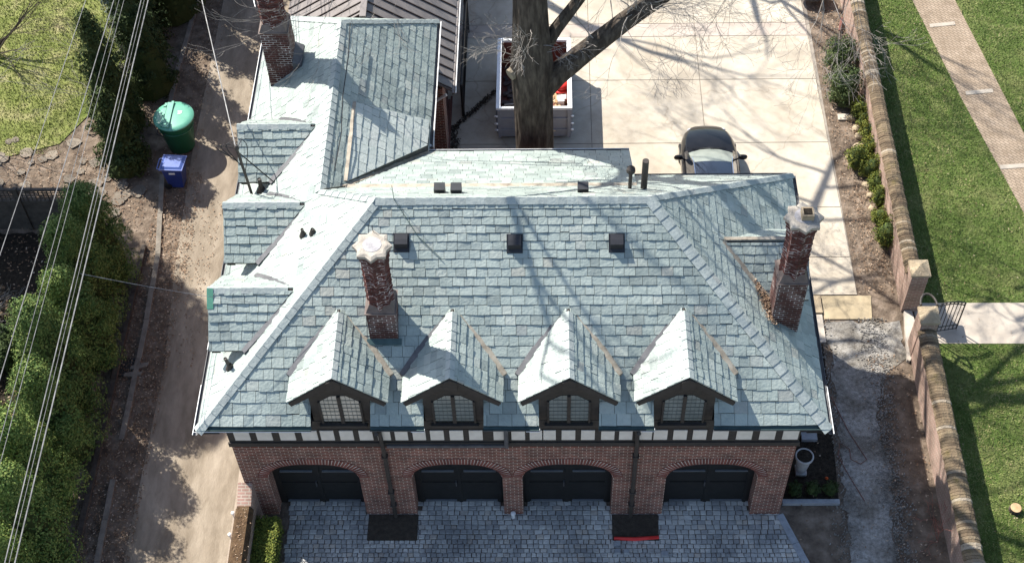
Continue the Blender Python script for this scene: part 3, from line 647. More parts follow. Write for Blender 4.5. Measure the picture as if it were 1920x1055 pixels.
# front dormers
DZ, DE, DH = 7.17, 6.13, 1.2; YD = -.27
def dormer_roof(to_world, yin_r, yin_e, parent, hw=DH, ze_=DE, zr_=DZ, y0=YD, extra=None):
    # local frame: u across, v into the roof, z up
    W = to_world; sl_ = (zr_-ze_)/hw
    b = MB()
    for s in (-1,1):
        reg = [W(s*hw,y0,ze_), W(0,y0,zr_), W(0,yin_r,zr_), W(s*hw,yin_e,ze_)]
        upv = W(0,0,zr_)-W(s*hw,0,ze_)
        slates(b, reg, upv, w=(.24,.36), h0=.26, h1=.2, th=.022, lift=.07)
        b.cm = 1
        q = [V(p) for p in reg]
        b.prism([p+V((0,0,-.04)) for p in q], [p+V((0,0,.06)) for p in q]); b.cm = 0
    ob = b.build('dormer_roof', [M['slate'], M['timber']], parent)
    return ob
def dormer(W, yin_r, yin_e, kind, label=None, hw=DH, ze_=DE, window=True, dw=DW):
    sl_ = (DZ-ze_)/hw
    b = MB(); t = -.03
    zin = DZ-.05
    pts = [(-dw,4.55),(dw,4.55),(dw,DZ-sl_*dw-.04),(0,zin),(-dw,DZ-sl_*dw-.04)]
    b.prism([W(u,.25,z) for u,z in pts], [W(u,t,z) for u,z in pts])
    # cheeks
    for s in (-1,1):
        b.prism([W(s*(dw-.04),.2,4.9),W(s*dw,.2,4.9),W(s*dw,.2,6.5),W(s*(dw-.04),.2,6.5)], [W(s*(dw-.04),1.1,5.9),W(s*dw,1.1,5.9),W(s*dw,1.1,6.5),W(s*(dw-.04),1.1,6.5)])
    d = b.build('dormer', M['timber'], house)
    if label: d['label'] = label
    dormer_roof(W, yin_r, yin_e, d, hw, ze_)
    b = MB()
    A, B = W(0,yin_r+.02,DZ), None
    nn = [V(W(1,0,sl_))-V(W(0,0,0)), V(W(-1,0,sl_))-V(W(0,0,0))]
    n1 = (W(sl_,0,1)-W(0,0,0)).normalized(); n2 = (W(-sl_,0,1)-W(0,0,0)).normalized()
    caps(b, W(0,YD,DZ+.05), W(0,yin_r-.12,DZ+.05), n1, n2, wd=.10, ln=.26, lift=.055); b.build('ridge_cap', M['slatecap'], d)
    # bargeboards
    b = MB()
    for s in (-1,1):
        q = [(s*hw,ze_+.03),(0,DZ+.05),(0,DZ-.21),(s*(hw-.05),ze_-.10)]
        b.prism([W(u,YD+.045,z) for u,z in q], [W(u,YD-.01,z) for u,z in q])
        q = [(s*hw,ze_-.03),(0,DZ-.03),(0,DZ-.09),(s*(hw),ze_-.09)]
        b.prism([W(u,YD+.05,z) for u,z in q], [W(u,0,z) for u,z in q])
    b.prism([W(u,YD-.0,z) for u,z in ((-.17,DZ-.42),(.17,DZ-.42),(.17,DZ-.1),(0,DZ+.02),(-.17,DZ-.1))], [W(u,YD-.035,z) for u,z in ((-.17,DZ-.42),(.17,DZ-.42),(.17,DZ-.1),(0,DZ+.02),(-.17,DZ-.1))])
    b.build('bargeboard', M['timber'], d)
    # valley flashing, and dark strips painting the shadow gaps
    b = MB()
    for s in (-1,1):
        A, B = V(W(s*(hw+.02),yin_e-.08,ze_)), V(W(0,yin_r+.09,DZ)); dd = (B-A).normalized(); side = dd.cross(V((0,0,1))).normalized()
        if side.dot(W(s,0,0)-W(0,0,0)) < 0: side = -side
        b.cm = 1 if s == -1 or kind == 'side' else 0
        A += side*.085; B += side*.085
        strip(b, A, B, side, .15, .095, .07)
    b.build('valley_flashing', [M['flash'], M['flashdark']], d)
    if window:
        b = MB(); ww, z0, z1 = .49, 4.93, 6.14
        def top(u): return z1 - max(0, abs(u)-.20)*.85
        N_ = 10; us = [-ww+2*ww*i/N_ for i in range(N_+1)]
        b.poly([W(u,-.045,z) for u,z in [(-ww,z0),(ww,z0)]+[(u,top(u)) for u in reversed(us)]])
        b.build('window_pane', M['glasspale'] if label and 'curtain' in label else M['glass'], d)  # label keyword picks the pane with the painted reflection
        b = MB()
        for s in (-1,1):
            b.prism([W(u,-.04,z) for u,z in ((s*(ww+.05),z0-.1),(s*ww,z0-.1),(s*ww,z1-.24),(s*(ww+.05),z1-.24))], [W(u,-.085,z) for u,z in ((s*(ww+.05),z0-.1),(s*ww,z0-.1),(s*ww,z1-.24),(s*(ww+.05),z1-.24))])
            for a, c in zip(us, us[1:]):
                pass
        q = ((-.045,z0),(.045,z0),(.045,z1),(-.045,z1)); b.prism([W(u,-.04,z) for u,z in q], [W(u,-.09,z) for u,z in q])
        q = ((-ww-.12,z0-.13),(ww+.12,z0-.13),(ww+.12,z0-.02),(-ww-.12,z0-.02)); b.prism([W(u,-.04,z) for u,z in q], [W(u,-.15,z) for u,z in q])
        b.build('window_frame', M['timber'], d)
        b = MB()
        for i in range(1,4):
            for s in (-1,1):
                u = s*(.06+.43*i/4); q = ((u-.0035,z0),(u+.0035,z0),(u+.0035,top(u)),(u-.0035,top(u))); b.prism([W(p,-.046,z) for p,z in q], [W(p,-.056,z) for p,z in q])
        for i in range(1,7):
            z = z0+.17*i; e = ww if z < z1-.3 else ww*.82
            if z > z1-.06: continue
            q = ((-e,z-.004),(e,z-.004),(e,z+.004),(-e,z+.004)); b.prism([W(p,-.047,zz) for p,zz in q], [W(p,-.057,zz) for p,zz in q])
        b.build('leaded_bars', M['lead'], d)
    return d
labs = ['dormer above the left garage door, with a pale curtained window', 'second dormer, half in the shadow of the chimney', 'third dormer, fully sunlit on its left side', 'dormer nearest the east end of the roof']
for i, c in enumerate(DX):
    dormer(lambda u,v,z,c=c: V((c+u,v,z)), YE+(DZ-EZ)/sF+.02, YE+(DE-EZ)/sF, 'front', labs[i])
sE_hw = 1.15; sE_z = 6.17
for i, yc in enumerate((2.46,5.3,8.17)):
    # local v axis points east into the slope; u runs south to north
    W = lambda u,v,z,yc=yc: V((-7.70+v, yc-u, z))
    d = dormer(W, (XL+(DZ-EZ)/sL)+7.70+.02, (XL+(sE_z-EZ)/sL)+7.70, 'side', ['west dormer nearest the garage doors, with a green corner flashing','middle west dormer','west dormer nearest the rear chimney'][i], hw=sE_hw, ze_=sE_z, window=False, dw=.7)
    if i == 0:
        b = MB(); q = [W(-.0,YD,DZ), W(-.0,YD+.16,DZ), W(.32,YD+.16,DZ-.28), W(.32,YD,DZ-.28)]
        q = [V((p.x-.0,p.y,p.z+.125)) for p in [V((-7.99,2.44,DZ)),V((-7.83,2.44,DZ)),V((-7.83,2.05,DZ-.34)),V((-7.99,2.05,DZ-.34))]]
        b.prism([p-V((0,0,.02)) for p in q], q); b.build('green_flashing', M['patina'], d)
# small east gable beside the chimney
W = lambda u,v,z: V((7.15-v, 3.87+u, z))
b = MB(); gz, gr = 6.32, 7.26
for s in (-1,1):
    reg = [(7.3,3.87+s*1.13,gz),(7.3,3.87,gr),(XR-(gr-EZ)/sR,3.87,gr),(XR-(gz-EZ)/sR,3.87+s*1.13,gz)]
    slates(b, reg, (0,-s,1), w=(.26,.4), h0=.24, h1=.22, lift=.05); b.cm = 1; q = [V(p) for p in reg]; b.prism([p-V((0,0,.05)) for p in q],[p+V((0,0,.04)) for p in q]); b.cm = 0
b.cm = 1; b.prism([(7.05,3.0,5.2),(7.05,4.7,5.2),(7.05,3.87,7.2)],[(7.2,3.0,5.2),(7.2,4.7,5.2),(7.2,3.87,7.2)]); b.cm = 0
cg = b.build('east_gable', [M['slate'], M['timber']], house)
b = MB(); strip(b, V((XR-(gr-EZ)/sR-.06,3.84,gr)), V((XR-(gz-EZ)/sR,2.7,gz)), (1,1,0), .16, .085, .04); strip(b, V((XR-(gr-EZ)/sR-.03,3.93,gr)), V((7.3,3.93,gr+.02)), (0,1,0), .1, .10, .03)
b.build('valley_flashing', M['flash'], cg)
# dry leaves caught by the chimney
b = MB()
for i in range(520):
    t = rnd.random(); x = 5.95+.4*t+rnd.gauss(0,.05+.05*t); y = 3.15-1.15*t+rnd.gauss(0,.07); z = zr(x)+.05+rnd.random()*.05; r = rnd.uniform(.02,.045); a = rnd.random()*6
    b.poly([(x+r*math.cos(a),y+r*math.sin(a),z),(x-r*math.sin(a),y+r*math.cos(a),z+.02),(x-r*math.cos(a),y-r*math.sin(a),z+.01)])
b.build('roof_leaves', M['leaf'], kind='stuff', label='brown dry leaves caught on the slates beside the right chimney', category='leaves')

# chimneys
def star(c, ro, ri, z, rot=0, n=8):
    return [V((c[0]+(ro if i % 2 == 0 else ri)*math.cos(rot+math.pi*i/n), c[1]+(ro if i % 2 == 0 else ri)*math.sin(rot+math.pi*i/n), z)) for i in range(2*n)]
def loft(b, rings):
    n = len(b.v); k = len(rings[0])
    for r in rings: b.v += [tuple(p) for p in r]
    for i in range(len(rings)-1):
        for j in range(k): b.f.append((n+i*k+j, n+i*k+(j+1)%k, n+(i+1)*k+(j+1)%k, n+(i+1)*k+j)); b.mi.append(b.cm)
    e = n+(len(rings)-1)*k; b.f.append(tuple(e+j for j in range(k))); b.mi.append(b.cm)
def chimney(x0,x1,y0,y1,zbot,zbase,ztop,lab,kind):
    cx, cy = (x0+x1)/2, (y0+y1)/2
    b = MB(); b.box(x0,x1,y0,y1,zbot,zbase); base = b.build('chimney', M['brickdark'], house, label=lab)
    b = MB(); s = .03
    b.prism([(x0-s,y0-s,zbase),(x1+s,y0-s,zbase),(x1+s,y1+s,zbase),(x0-s,y1+s,zbase)], [(x0-s,y0-s,zbase+.03),(x1+s,y0-s,zbase+.03),(x1+s,y1+s,zbase+.03),(x0-s,y1+s,zbase+.03)])
    t = .1; b.prism([(x0,y0,zbase+.03),(x1,y0,zbase+.03),(x1,y1,zbase+.03),(x0,y1,zbase+.03)], [(x0+t,y0+t,zbase+.26),(x1-t,y0+t,zbase+.26),(x1-t,y1-t,zbase+.26),(x0+t,y1-t,zbase+.26)])
    b.build('shoulder', M['shoulder'], base)
    hw = (x1-x0)/2; ro, ri = hw*.95, hw*.78; R = math.pi/8*0
    b = MB(); c = (cx, cy)
    if kind == 'cap8':
        loft(b, [star(c,ro,ri,zbase+.1,R), star(c,ro,ri,ztop-.62,R), star(c,ro*1.05,ri*1.05,ztop-.60,R), star(c,ro*1.05,ri*1.05,ztop-.42,R), star(c,ro*1.13,ri*1.12,ztop-.40,R), star(c,ro*1.13,ri*1.12,ztop-.24,R), star(c,ro*1.22,ri*1.2,ztop-.22,R), star(c,ro*1.22,ri*1.2,ztop-.09,R)])
    # raised zigzag brick ribs on the shaft
    b.cm = 1; z = zbase+.30
    while z < ztop-.75:
        for i in range(0,16,2):
            a = math.pi*i/8; d = V((math.cos(a), math.sin(a), 0)); p = V((cx,cy,z))
            l = star(c,ro,ri,z-.07)[(i-1)%16]; r = star(c,ro,ri,z-.07)[(i+1)%16]; tip = V((cx+ro*1.02*d.x, cy+ro*1.02*d.y, z))
            for q in (l, r): b.beam(tip+d*.002, q*1.0+d*.006, .016, .03)
        z += .21
    b.build('shaft', [M['brickshaft'], M['ribbrick']], base)
    b = MB(); loft(b, [star(c,ro*1.40,ri*1.34,ztop-.09), star(c,ro*1.40,ri*1.34,ztop), star(c,ro*1.1,ri*1.1,ztop+.035)])
    b.build('cap', M['stone'] , base)
    b = MB(); b.lathe((cx,cy,ztop), [(ri*.85,.02),(ri*.82,.045),(ri*.3,.055)], 12); b.build('crown_mortar', M['stonegrey'], base)
    return base, c
cl, c1 = chimney(-3.82,-3.11,1.25,1.95,6.0,7.78,10.0,'left front chimney with a pale star-shaped cap','cap8')
cr, c2 = chimney(6.29,7.01,2.12,2.84,4.9,7.77,9.9,'right chimney with a square flue in its grey star-shaped cap','cap8')
cn, c3 = chimney(-7.65,-6.85,11.26,12.06,5.0,7.81,10.6,'rear chimney at the top left of the roof','cap8')
b = MB(); x, y = c2[0]+.06, c2[1]-.02
b.box(x-.14,x+.14,y-.14,y+.14,9.94,10.12); fl = b.build('flue', M['rock'], cr); b = MB(); b.box(x-.10,x+.10,y-.10,y+.10,10.05,10.126); b.build('flue_opening', M['mulch'], cr)
b = MB(); b.tube([(c2[0]-.15,c2[1]+.3,9.95),(c2[0]-.16,c2[1]+.32,10.35)], .012, 5); b.tube([(c1[0],c1[1]+.4,9.95),(c1[0]-.01,c1[1]+.42,10.25)], .01, 5); b.build('lightning_rod', M['flashdark'], cr)
for (x0,x1,y0,y1,f) in ((-3.82,-3.11,1.25,1.95,'f'),):
    b = MB(); q = [(x0-.08,y0-.12),(x1+.08,y0-.12),(x1+.08,y0),(x0-.08,y0)]
    b.prism([(x,y,zf(y)+.02) for x,y in q], [(x,y,zf(y)+.055) for x,y in q]); b.build('base_flashing', M['copper'], cl)
b = MB(); q = [(-6.85,11.2),(-6.6,11.2),(-6.6,12.1),(-6.85,12.1)]; b.prism([(x,y,zl(x)+.02) for x,y in q], [(-6.85,11.2,zl(-6.85)+.4),(-6.6,11.2,zl(-6.6)+.06),(-6.6,12.1,zl(-6.6)+.06),(-6.85,12.1,zl(-6.85)+.4)]); b.build('saddle', M['flashdark'], cn)

# roof vents
for x, y in ((-3.02,3.0),(-.20,2.97),(2.33,2.97)):
    b = MB(); z = zf(y)
    pts = [(y-.02,zf(y-.02)),(y-.02,zf(y)+.20),(y+.10,zf(y)+.25),(y+.24,zf(y+.24)+.10),(y+.24,zf(y+.24))]
    b.prism([(x-.16,a,c) for a,c in pts], [(x+.16,a,c) for a,c in pts]); b.prism([(x-.2,y-.08,zf(y-.08)+.02),(x+.2,y-.08,zf(y-.08)+.02),(x+.2,y+.28,zf(y+.28)+.02),(x-.2,y+.28,zf(y+.28)+.02)],[(x-.2,y-.08,zf(y-.08)+.04),(x+.2,y-.08,zf(y-.08)+.04),(x+.2,y+.28,zf(y+.28)+.04),(x-.2,y+.28,zf(y+.28)+.04)])
    b.build('roof_vent', M['vent'], house)
for x, y in ((-2.15,4.9),(-1.72,4.86),(1.53,4.86)):
    b = MB(); b.box(x-.14,x+.14,y-.12,y+.14,zb(y)-.2,zb(y)+.26); b.build('roof_vent', M['vent'], house)
b = MB(); b.tube([(3.13,5.36,zb(5.36)-.1),(3.13,5.36,8.75)], .085, 12); b.build('vent_pipe', M['pipe'], house)
b = MB(); b.tube([(2.77,5.4,zb(5.4)-.1),(2.77,5.4,8.3)], .05, 10); b.lathe((2.77,5.4,8.26), [(.06,0),(.12,.05),(.11,.16),(.03,.25)], 12); b.build('capped_pipe', M['pipe'], house)
for x, y, h, r, t in ((-7.45,1.0,.42,.055,(-.06,.0)),(-7.35,6.9,.5,.07,(0,0)),(-5.72,4.18,.26,.05,(0,0)),(-5.42,4.05,.18,.05,(0,0))):
    b = MB(); z = zl(x); b.tube([(x,y,z-.02),(x+t[0],y+t[1],z+h)], [r,r*.8], 12, caps=False); b.tube([(x,y,z-.02),(x,y,z+.18)], [r*2.3,r*.9], 12, caps=False); b.lathe((x+t[0],y+t[1],z+h-.03), [(r*.78,0),(r*.78,.005)], 12)
    b.build('vent_pipe', M['pipe'], house)
# service mast with bracket
b = MB(); b.tube([(-7.6,6.78,5.6),(-7.66,6.62,7.95)], .038, 10); b.lathe((-7.66,6.62,7.92), [(.05,0),(.075,.06),(.05,.13),(.02,.16)], 10)
mast = b.build('service_mast', M['pipe'], house)
b = MB(); b.tube([(-7.65,6.64,7.8),(-6.9,6.75,6.45)], .016, 6)
for k in range(4):
    a = [(-7.66,6.62,7.95)]; 
    for j in range(1,9): t = j/8; a.append((-7.66-.55*math.sin(t*3.1)*(1 if k < 3 else -.9)*(1-.2*k), 6.62+.12*k-.1*t, 7.95-.25*k*t-.4*t*t+.25*math.sin(t*3)))
    b.tube(a, .012, 5)
b.build('cable_loop', M['black'], mast)
# downspouts
for x, brk in ((-3.69,True),(2.9,False)):
    b = MB(); b.tube([(x-.02,YE-.02,5.12),(x-.02,-.3,4.85),(x-.02,-.12,4.6)], .055, 8); b.tube([(x-.02,-.12,4.62),(x,-.13,3.9),(x,-.09,3.6),(x,-.09,.05)], .058, 8)
    d = b.build('downspout', M['pipe'], house); b = MB()
    for z in (3.3,1.4,.7): b.box(x-.085,x+.085,-.165,-.02,z,z+.05)
    b.build('pipe_clip', M['pipe'], d)
b = MB(); b.box(-3.58,-.45,-.13,-.078,3.80,3.90); b.tube([(-.47,-.1,5.0),(-.47,-.13,3.86)], .06, 8); b.build('connecting_gutter', M['flashdark'], house)
b = MB(); b.tube([(WE+.02,9.3,5.2),(WE-.15,9.3,4.6),(-3.22,9.3,4.2),(-3.22,9.3,.1)], .05, 8); b.build('downspout', M['whitemetal'], house); b = MB(); b.tube([(-2.6,13.2,3.4),(-3.1,13.2,3.0),(-3.22,13.2,.1)], .05, 8); b.build('downspout', M['whitemetal'], house)

# rear metal-roofed wing
ann = thing('metal_roofed_wing', (-5.2,18,0), 'brown standing-seam metal roof wing behind the rear chimney', 'building')
RZ, AE, ax0, ax1, axr = 5.35, 3.5, -8.1, -2.42, -5.2
b = MB(); 
reg = [[(ax1,13.3,AE),(ax1,26,AE),(axr,26,RZ),(axr,13.3,RZ)], [(ax0,26,AE),(ax0,14.95,AE),(axr,14.95,RZ),(axr,26,RZ)]]
for q in reg: b.prism([(x,y,z-.08) for x,y,z in q], [(x,y,z) for x,y,z in q])
ar = b.build('metal_roof', M['brownmetal'], ann)
b = MB()
for i in range(30):
    y = 13.35+i*.43
    b.beam((axr,y,RZ+.02),(ax1,y,AE+.02),.03,.05)
    if y > 15: b.beam((axr,y,RZ+.02),(ax0,y,AE+.02),.03,.05)
b.build('standing_seam', M['brownseam'], ar)
b = MB(); b.box(axr-.1,axr+.1,14.7,26,RZ-.02,RZ+.06); b.box(ax1,ax1+.07,13.2,26,AE-.1,AE-.02); b.build('ridge_flashing', M['brownmetal'], ar)
b = MB(); b.box(ax0+.5,ax1-.5,14.42,25.8,0,AE+.02); b.box(-3.28,-2.75,13.45,14.41,0,AE-.1); b.build('wall', M['brick'], ann)
b = MB(); b.tube([(ax1+.12,26,AE-.03),(ax1+.12,13.2,AE-.03)], .022, 6); b.build('gutter_edge', M['whitemetal'], ann)

# ---------------------------------------------------------------- boundary walls
def coped_wall(name, x0, x1, y0, y1, h, label, mt=M['brickwall'], wob=.03):
    t = thing(name, ((x0+x1)/2, y0, 0), label, 'wall')
    b = MB(); b.box(x0,x1,y0,y1,-.1,h-.16); b.build('brick_face', mt, t)
    b = MB(); n = int((y1-y0)/.095); cx = (x0+x1)/2; hw = (x1-x0)/2+.07
    for i in range(n):
        a, c = y0+(y1-y0)*i/n+.006, y0+(y1-y0)*(i+1)/n-.004; j = rnd.uniform(-.012,.012); zj = rnd.uniform(-.007,.006)
        xp = [-1,-.8,-.3,.3,.8,1]; zp = [-.16,-.075,-.0,-.0,-.075,-.16]
        P = [V((cx+hw*p+j, 0, h+z+zj)) for p, z in zip(xp, zp)]
        b.prism([V((p.x,a,p.z)) for p in P], [V((p.x,c,p.z)) for p in P])
    b.build('coping', M['copcourse'], t)
    return t
M['_x'] = None
M['copcourse'] = mat('coping_course', [(.055,.042,.03),(.13,.095,.06),(.21,.16,.10),(.12,.10,.03)], scale=1.8, detail=12, rough=.95, bump=.8, bscale=20, isl=[(0,(.05,.04,.03)),(.5,(.14,.10,.065)),(.85,(.22,.17,.11)),(1,(.42,.37,.30))], islf=.5, spec=.15)
coped_wall('brick_garden_wall', 11.56, 11.92, 7.45, 30, 1.5, 'long brick garden wall with mossy brick coping, running behind the gate pillar to the top of the picture')
coped_wall('brick_garden_wall', 11.56, 11.98, -14, 5.3, 1.5, 'brick garden wall with mossy coping in front of the gate, beside the gravel path')
def gate_pillar(cx, cy, lab):
    t = thing('gate_pillar', (cx,cy,0), lab, 'pillar', 'pillars either side of the iron gate')
    b = MB(); b.box(cx-.25,cx+.25,cy-.27,cy+.27,-.1,1.75); b.build('shaft', M['brickwall'], t)
    b = MB(); b.box(cx-.29,cx+.29,cy-.31,cy+.31,1.75,1.83)
    q = [(-.28,-.3),(.28,-.3),(.28,.3),(-.28,.3)]
    for i in range(4):
        a, c = q[i], q[(i+1)%4]; k = 6
        for j in range(k):
            p = (a[0]+(c[0]-a[0])*j/k, a[1]+(c[1]-a[1])*j/k); r_ = (a[0]+(c[0]-a[0])*(j+.9)/k, a[1]+(c[1]-a[1])*(j+.9)/k)
            b.poly([(cx+p[0],cy+p[1],1.832),(cx+r_[0],cy+r_[1],1.832),(cx,cy,2.0)])
    b.prism([(cx+x*.96,cy+y*.96,1.83) for x,y in q], [(cx+x*.06,cy+y*.06,1.985) for x,y in q])
    b.build('cap', M['rock'], t); return t
gate_pillar(11.8, 7.3, 'brick gate pillar with pyramid cap at the end of the longer wall'); gate_pillar(11.79, 5.55, 'brick gate pillar with pyramid cap beside the iron gate hinge')
b = MB(); q = [(11.62,7.0),(11.86,7.0),(11.9,6.3),(11.85,5.7),(11.5,5.1),(11.42,5.15),(11.5,5.9)]
b.prism([(x,y,-.05) for x,y in q], [(x,y,.10) for x,y in q]); b.build('threshold_stone', M['bar'], **tg('pale curved stone threshold in the gateway between the pillars', 'step'))
b = MB(); a = [(11.65+.0,5.95,1.8)]
a = [(11.88+.24*math.cos(t), 5.98+.42*math.sin(t), 1.72) for t in [math.pi*i/14 for i in range(15)]]
b.tube(a, .035, 8); b.tube([a[0],(a[0][0],a[0][1],1.0)], .03, 6); b.tube([a[-1],(a[-1][0],a[-1][1],1.0)], .03, 6)
b.build('iron_hoop', M['pipe'], **tg('rusty half-round iron hoop fixed to the gate pillar', 'hoop'))
# iron gate, swung open
gt = thing('iron_gate', (12.1,6.15,0), 'black iron gate with an arched top rail, standing open over the paved path', 'gate')
g0, g1 = V((12.12,6.15,0)), V((13.1,6.32,0)); gd = (g1-g0)
b = MB()
def gtop(t): return 1.38+.16*math.sin(math.pi*min(1,t*.9+.1))
for i in range(9):
    t = i/8; p = g0+gd*t; b.tube([p+V((0,0,.06)), p+V((0,0,gtop(t)))], .022 if i in (0,8) else .013, 6)
b.build('bars', M['iron'], gt)
b = MB()
for off in (0,-.12): b.tube([g0+gd*(i/10)+V((0,0,gtop(i/10)+off)) for i in range(11)], .018, 6)
for z in (.08,.28): b.tube([g0+V((0,0,z)), g1+V((0,0,z))], .018, 6)
b.build('rails', M['iron'], gt)
b = MB()
for i in range(8):
    c = g0+gd*((i+.5)/8)+V((0,0,gtop((i+.5)/8)-.06)); b.tube([c+gd.normalized()*.045*math.cos(k*1.047)+V((0,0,.045*math.sin(k*1.047))) for k in range(7)], .007, 4)
b.build('scroll', M['iron'], gt)
# front west wall with hedge
coped = thing('mossy_wall', (-7.68,-8,0), 'low wall topped with brown mossy coping between the alley and the clipped hedge', 'wall')
b = MB(); b.box(-7.86,-7.44,-8,-.02,-.1,1.42); b.build('brick_face', M['brickwall'], coped)
b = MB(); b.prism([(-7.9,-8,1.42),(-7.40,-8,1.42),(-7.40,-.62,1.42),(-7.9,-.62,1.42)], [(-7.80,-8,1.6),(-7.5,-8,1.6),(-7.5,-.62,1.6),(-7.80,-.62,1.6)]); b.build('coping', mat('brown_moss', [(.035,.022,.012),(.085,.05,.025),(.13,.085,.045)], scale=6, detail=10, rough=1, bump=.8, bscale=20), coped)
b = MB(); b.prism([(-7.88,-.6,1.42),(-7.42,-.6,1.42),(-7.42,-.02,1.5),(-7.88,-.02,1.5)], [(-7.84,-.6,1.56),(-7.46,-.6,1.56),(-7.46,-.02,1.82),(-7.84,-.02,1.82)]); b.build('end_ramp', M['brickwall'], coped)
b = MB()
for i in range(120):
    x, y = rnd.gauss(-7.66,.1), rnd.uniform(-4,-.7); r = rnd.uniform(.012,.035); a = rnd.random()*6
    b.poly([(x+r*math.cos(a),y+r*math.sin(a),1.612),(x-r*math.sin(a),y+r*math.cos(a),1.625),(x-r*math.cos(a),y-r*math.sin(a),1.612)])
b.build('wall_leaves', M['leaf'], kind='stuff', label='pale leaf fragments on the mossy wall coping', category='leaves')
for y, l in ((-.61,'round white marker cap on the alley side of the mossy wall, nearer the house'),(-1.26,'round white marker cap on the alley side of the mossy wall, farther from the house')):
    b = MB(); b.tube([(-8.02,y,0),(-8.02,y,1.15)], .02, 6); b.lathe((-8.02,y,1.15), [(.03,0),(.055,.03),(.05,.07),(.02,.09)], 12); b.build('marker_post', M['whitemetal'], smooth=False, **tg(l, 'marker post'))

# ---------------------------------------------------------------- foliage
def leafmesh(points, s, mt, name, parent=None, b=None, asp=.5):
    b = b or MB()
    for p, nrm, sc in points:
        n = (V(nrm)+V((rnd.gauss(0,.5),rnd.gauss(0,.5),rnd.gauss(0,.5)))).normalized()
        a = n.cross(V((rnd.random()-.5,rnd.random()-.5,rnd.random()-.5))).normalized(); c = n.cross(a)
        r = s*sc*rnd.uniform(.6,1.4); p = V(p)
        b.poly([p+a*r, p+c*r*asp, p-a*r, p-c*r*asp])
    return b.build(name, mt, parent)
def lobed(h, rx, ry, nl, per, prof, lobe=.28, s=.055, seed=1, z0=0.0):
    r_ = random.Random(seed); out = []
    for i in range(nl):
        t = r_.random()**.85; z = z0+h*t; a = r_.random()*6.283; R = prof(t)
        c = V((rx*R*math.cos(a)*r_.uniform(.78,1.08), ry*R*math.sin(a)*r_.uniform(.78,1.08), z)); lr = lobe*r_.uniform(.55,1.25)
        for j in range(per):
            d = V((r_.gauss(0,1), r_.gauss(0,1), abs(r_.gauss(0,1))*.9-.15)).normalized()
            out.append((c+V((d.x*lr, d.y*lr, d.z*lr*1.15))*r_.uniform(.75,1.05), d+V((c.x,c.y,0)).normalized()*.3, 1))
    for i in range(int(nl*per*.18)):
        t = r_.random(); a = r_.random()*6.283; R = prof(t)*.85; out.append((V((rx*R*math.cos(a), ry*R*math.sin(a), z0+h*t)), V((math.cos(a),math.sin(a),.3)), 1.3))
    return out
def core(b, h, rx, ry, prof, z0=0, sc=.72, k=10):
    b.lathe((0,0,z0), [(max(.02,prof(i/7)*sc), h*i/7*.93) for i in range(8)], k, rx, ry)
pa = lambda t: max(.12, 1-.86*t**1.7)*min(1,.8+t)
protos = []
for k in range(3):
    e = thing('arborvitae', (0,0,0), 'x', 'evergreen', 'arborvitae row along the alley')
    leafmesh(lobed(4.1-.2*k, 1.0, .95, 80, 270, pa, .36, .033, seed=10+k, z0=.25), .033, M['arbor'], 'foliage', e)
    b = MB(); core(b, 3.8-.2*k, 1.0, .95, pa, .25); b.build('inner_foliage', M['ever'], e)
    b = MB(); b.tube([(0,0,-.05),(0,0,.8)], [.09,.07], 8); b.build('trunk', M['bark'], e); protos.append(e)
arb = [(-13.6,8.45),(-13.75,6.9),(-13.5,5.2),(-13.75,3.55),(-13.55,1.9),(-13.7,.2),(-13.5,-1.45),(-13.6,-3.1),(-13.5,-4.8)]
names_ = ['arborvitae at the lattice fence end of the alley row','second arborvitae from the lattice fence','third arborvitae from the lattice fence, thick and round topped','fourth arborvitae from the lattice fence','middle arborvitae of the alley row, under the wires','arborvitae just past the middle of the row, towards the bottom of the picture','third arborvitae from the bottom end of the alley row','second arborvitae from the bottom end of the alley row','arborvitae at the bottom left corner, last of the alley row']
for i, (x, y) in enumerate(arb):
    p = protos[i % 3]
    x += .28
    if i < 3: p.location = (x,y,0); p.rotation_euler = (0,0,i*1.3); p['label'] = names_[i]; p.scale = (1.02,1.02,(.98,1.08,1.1)[i])
    else: copy_tree(p, (x,y,0), i*2.1, (1.05,1.05,rnd.uniform(1.06,1.2)), names_[i])
# second, shaded row of shrubs behind
pb = lambda t: math.sqrt(max(0.02,1-(2*t-1)**2*.95))
def shrub(name, loc, h, rx, ry, nl, per, mt, label, cat='shrub', group=None, s=.045, lobe=.2, prof=pb, coremat=None, z0=.02, stem=True):
    e = thing(name, (0,0,0), label, cat, group)
    leafmesh(lobed(h, rx, ry, nl, per, prof, lobe, s, seed=rnd.randrange(9999), z0=z0), s, mt, 'foliage', e)
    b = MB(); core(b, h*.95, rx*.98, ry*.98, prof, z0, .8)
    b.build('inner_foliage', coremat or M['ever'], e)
    e.location = loc
    return e
for i, (x, y, r, l) in enumerate([(-15.9,5.2,.75,'dark rounded shrub behind the arborvitae row, nearest the lattice fence'),(-16.6,3.4,.6,'dark rounded shrub behind the arborvitae row, middle one'),(-15.8,2.3,.95,'largest dark rounded shrub behind the arborvitae row'),(-16.9,6.6,.5,'small dark shrub standing alone in the shaded yard'),(-17.2,1.2,.9,'dark rounded shrub at the left edge of the picture')]):
    shrub('shrub', (x,y,0), r*1.7, r, r, 40, 50, M['ever'], l, s=.05)
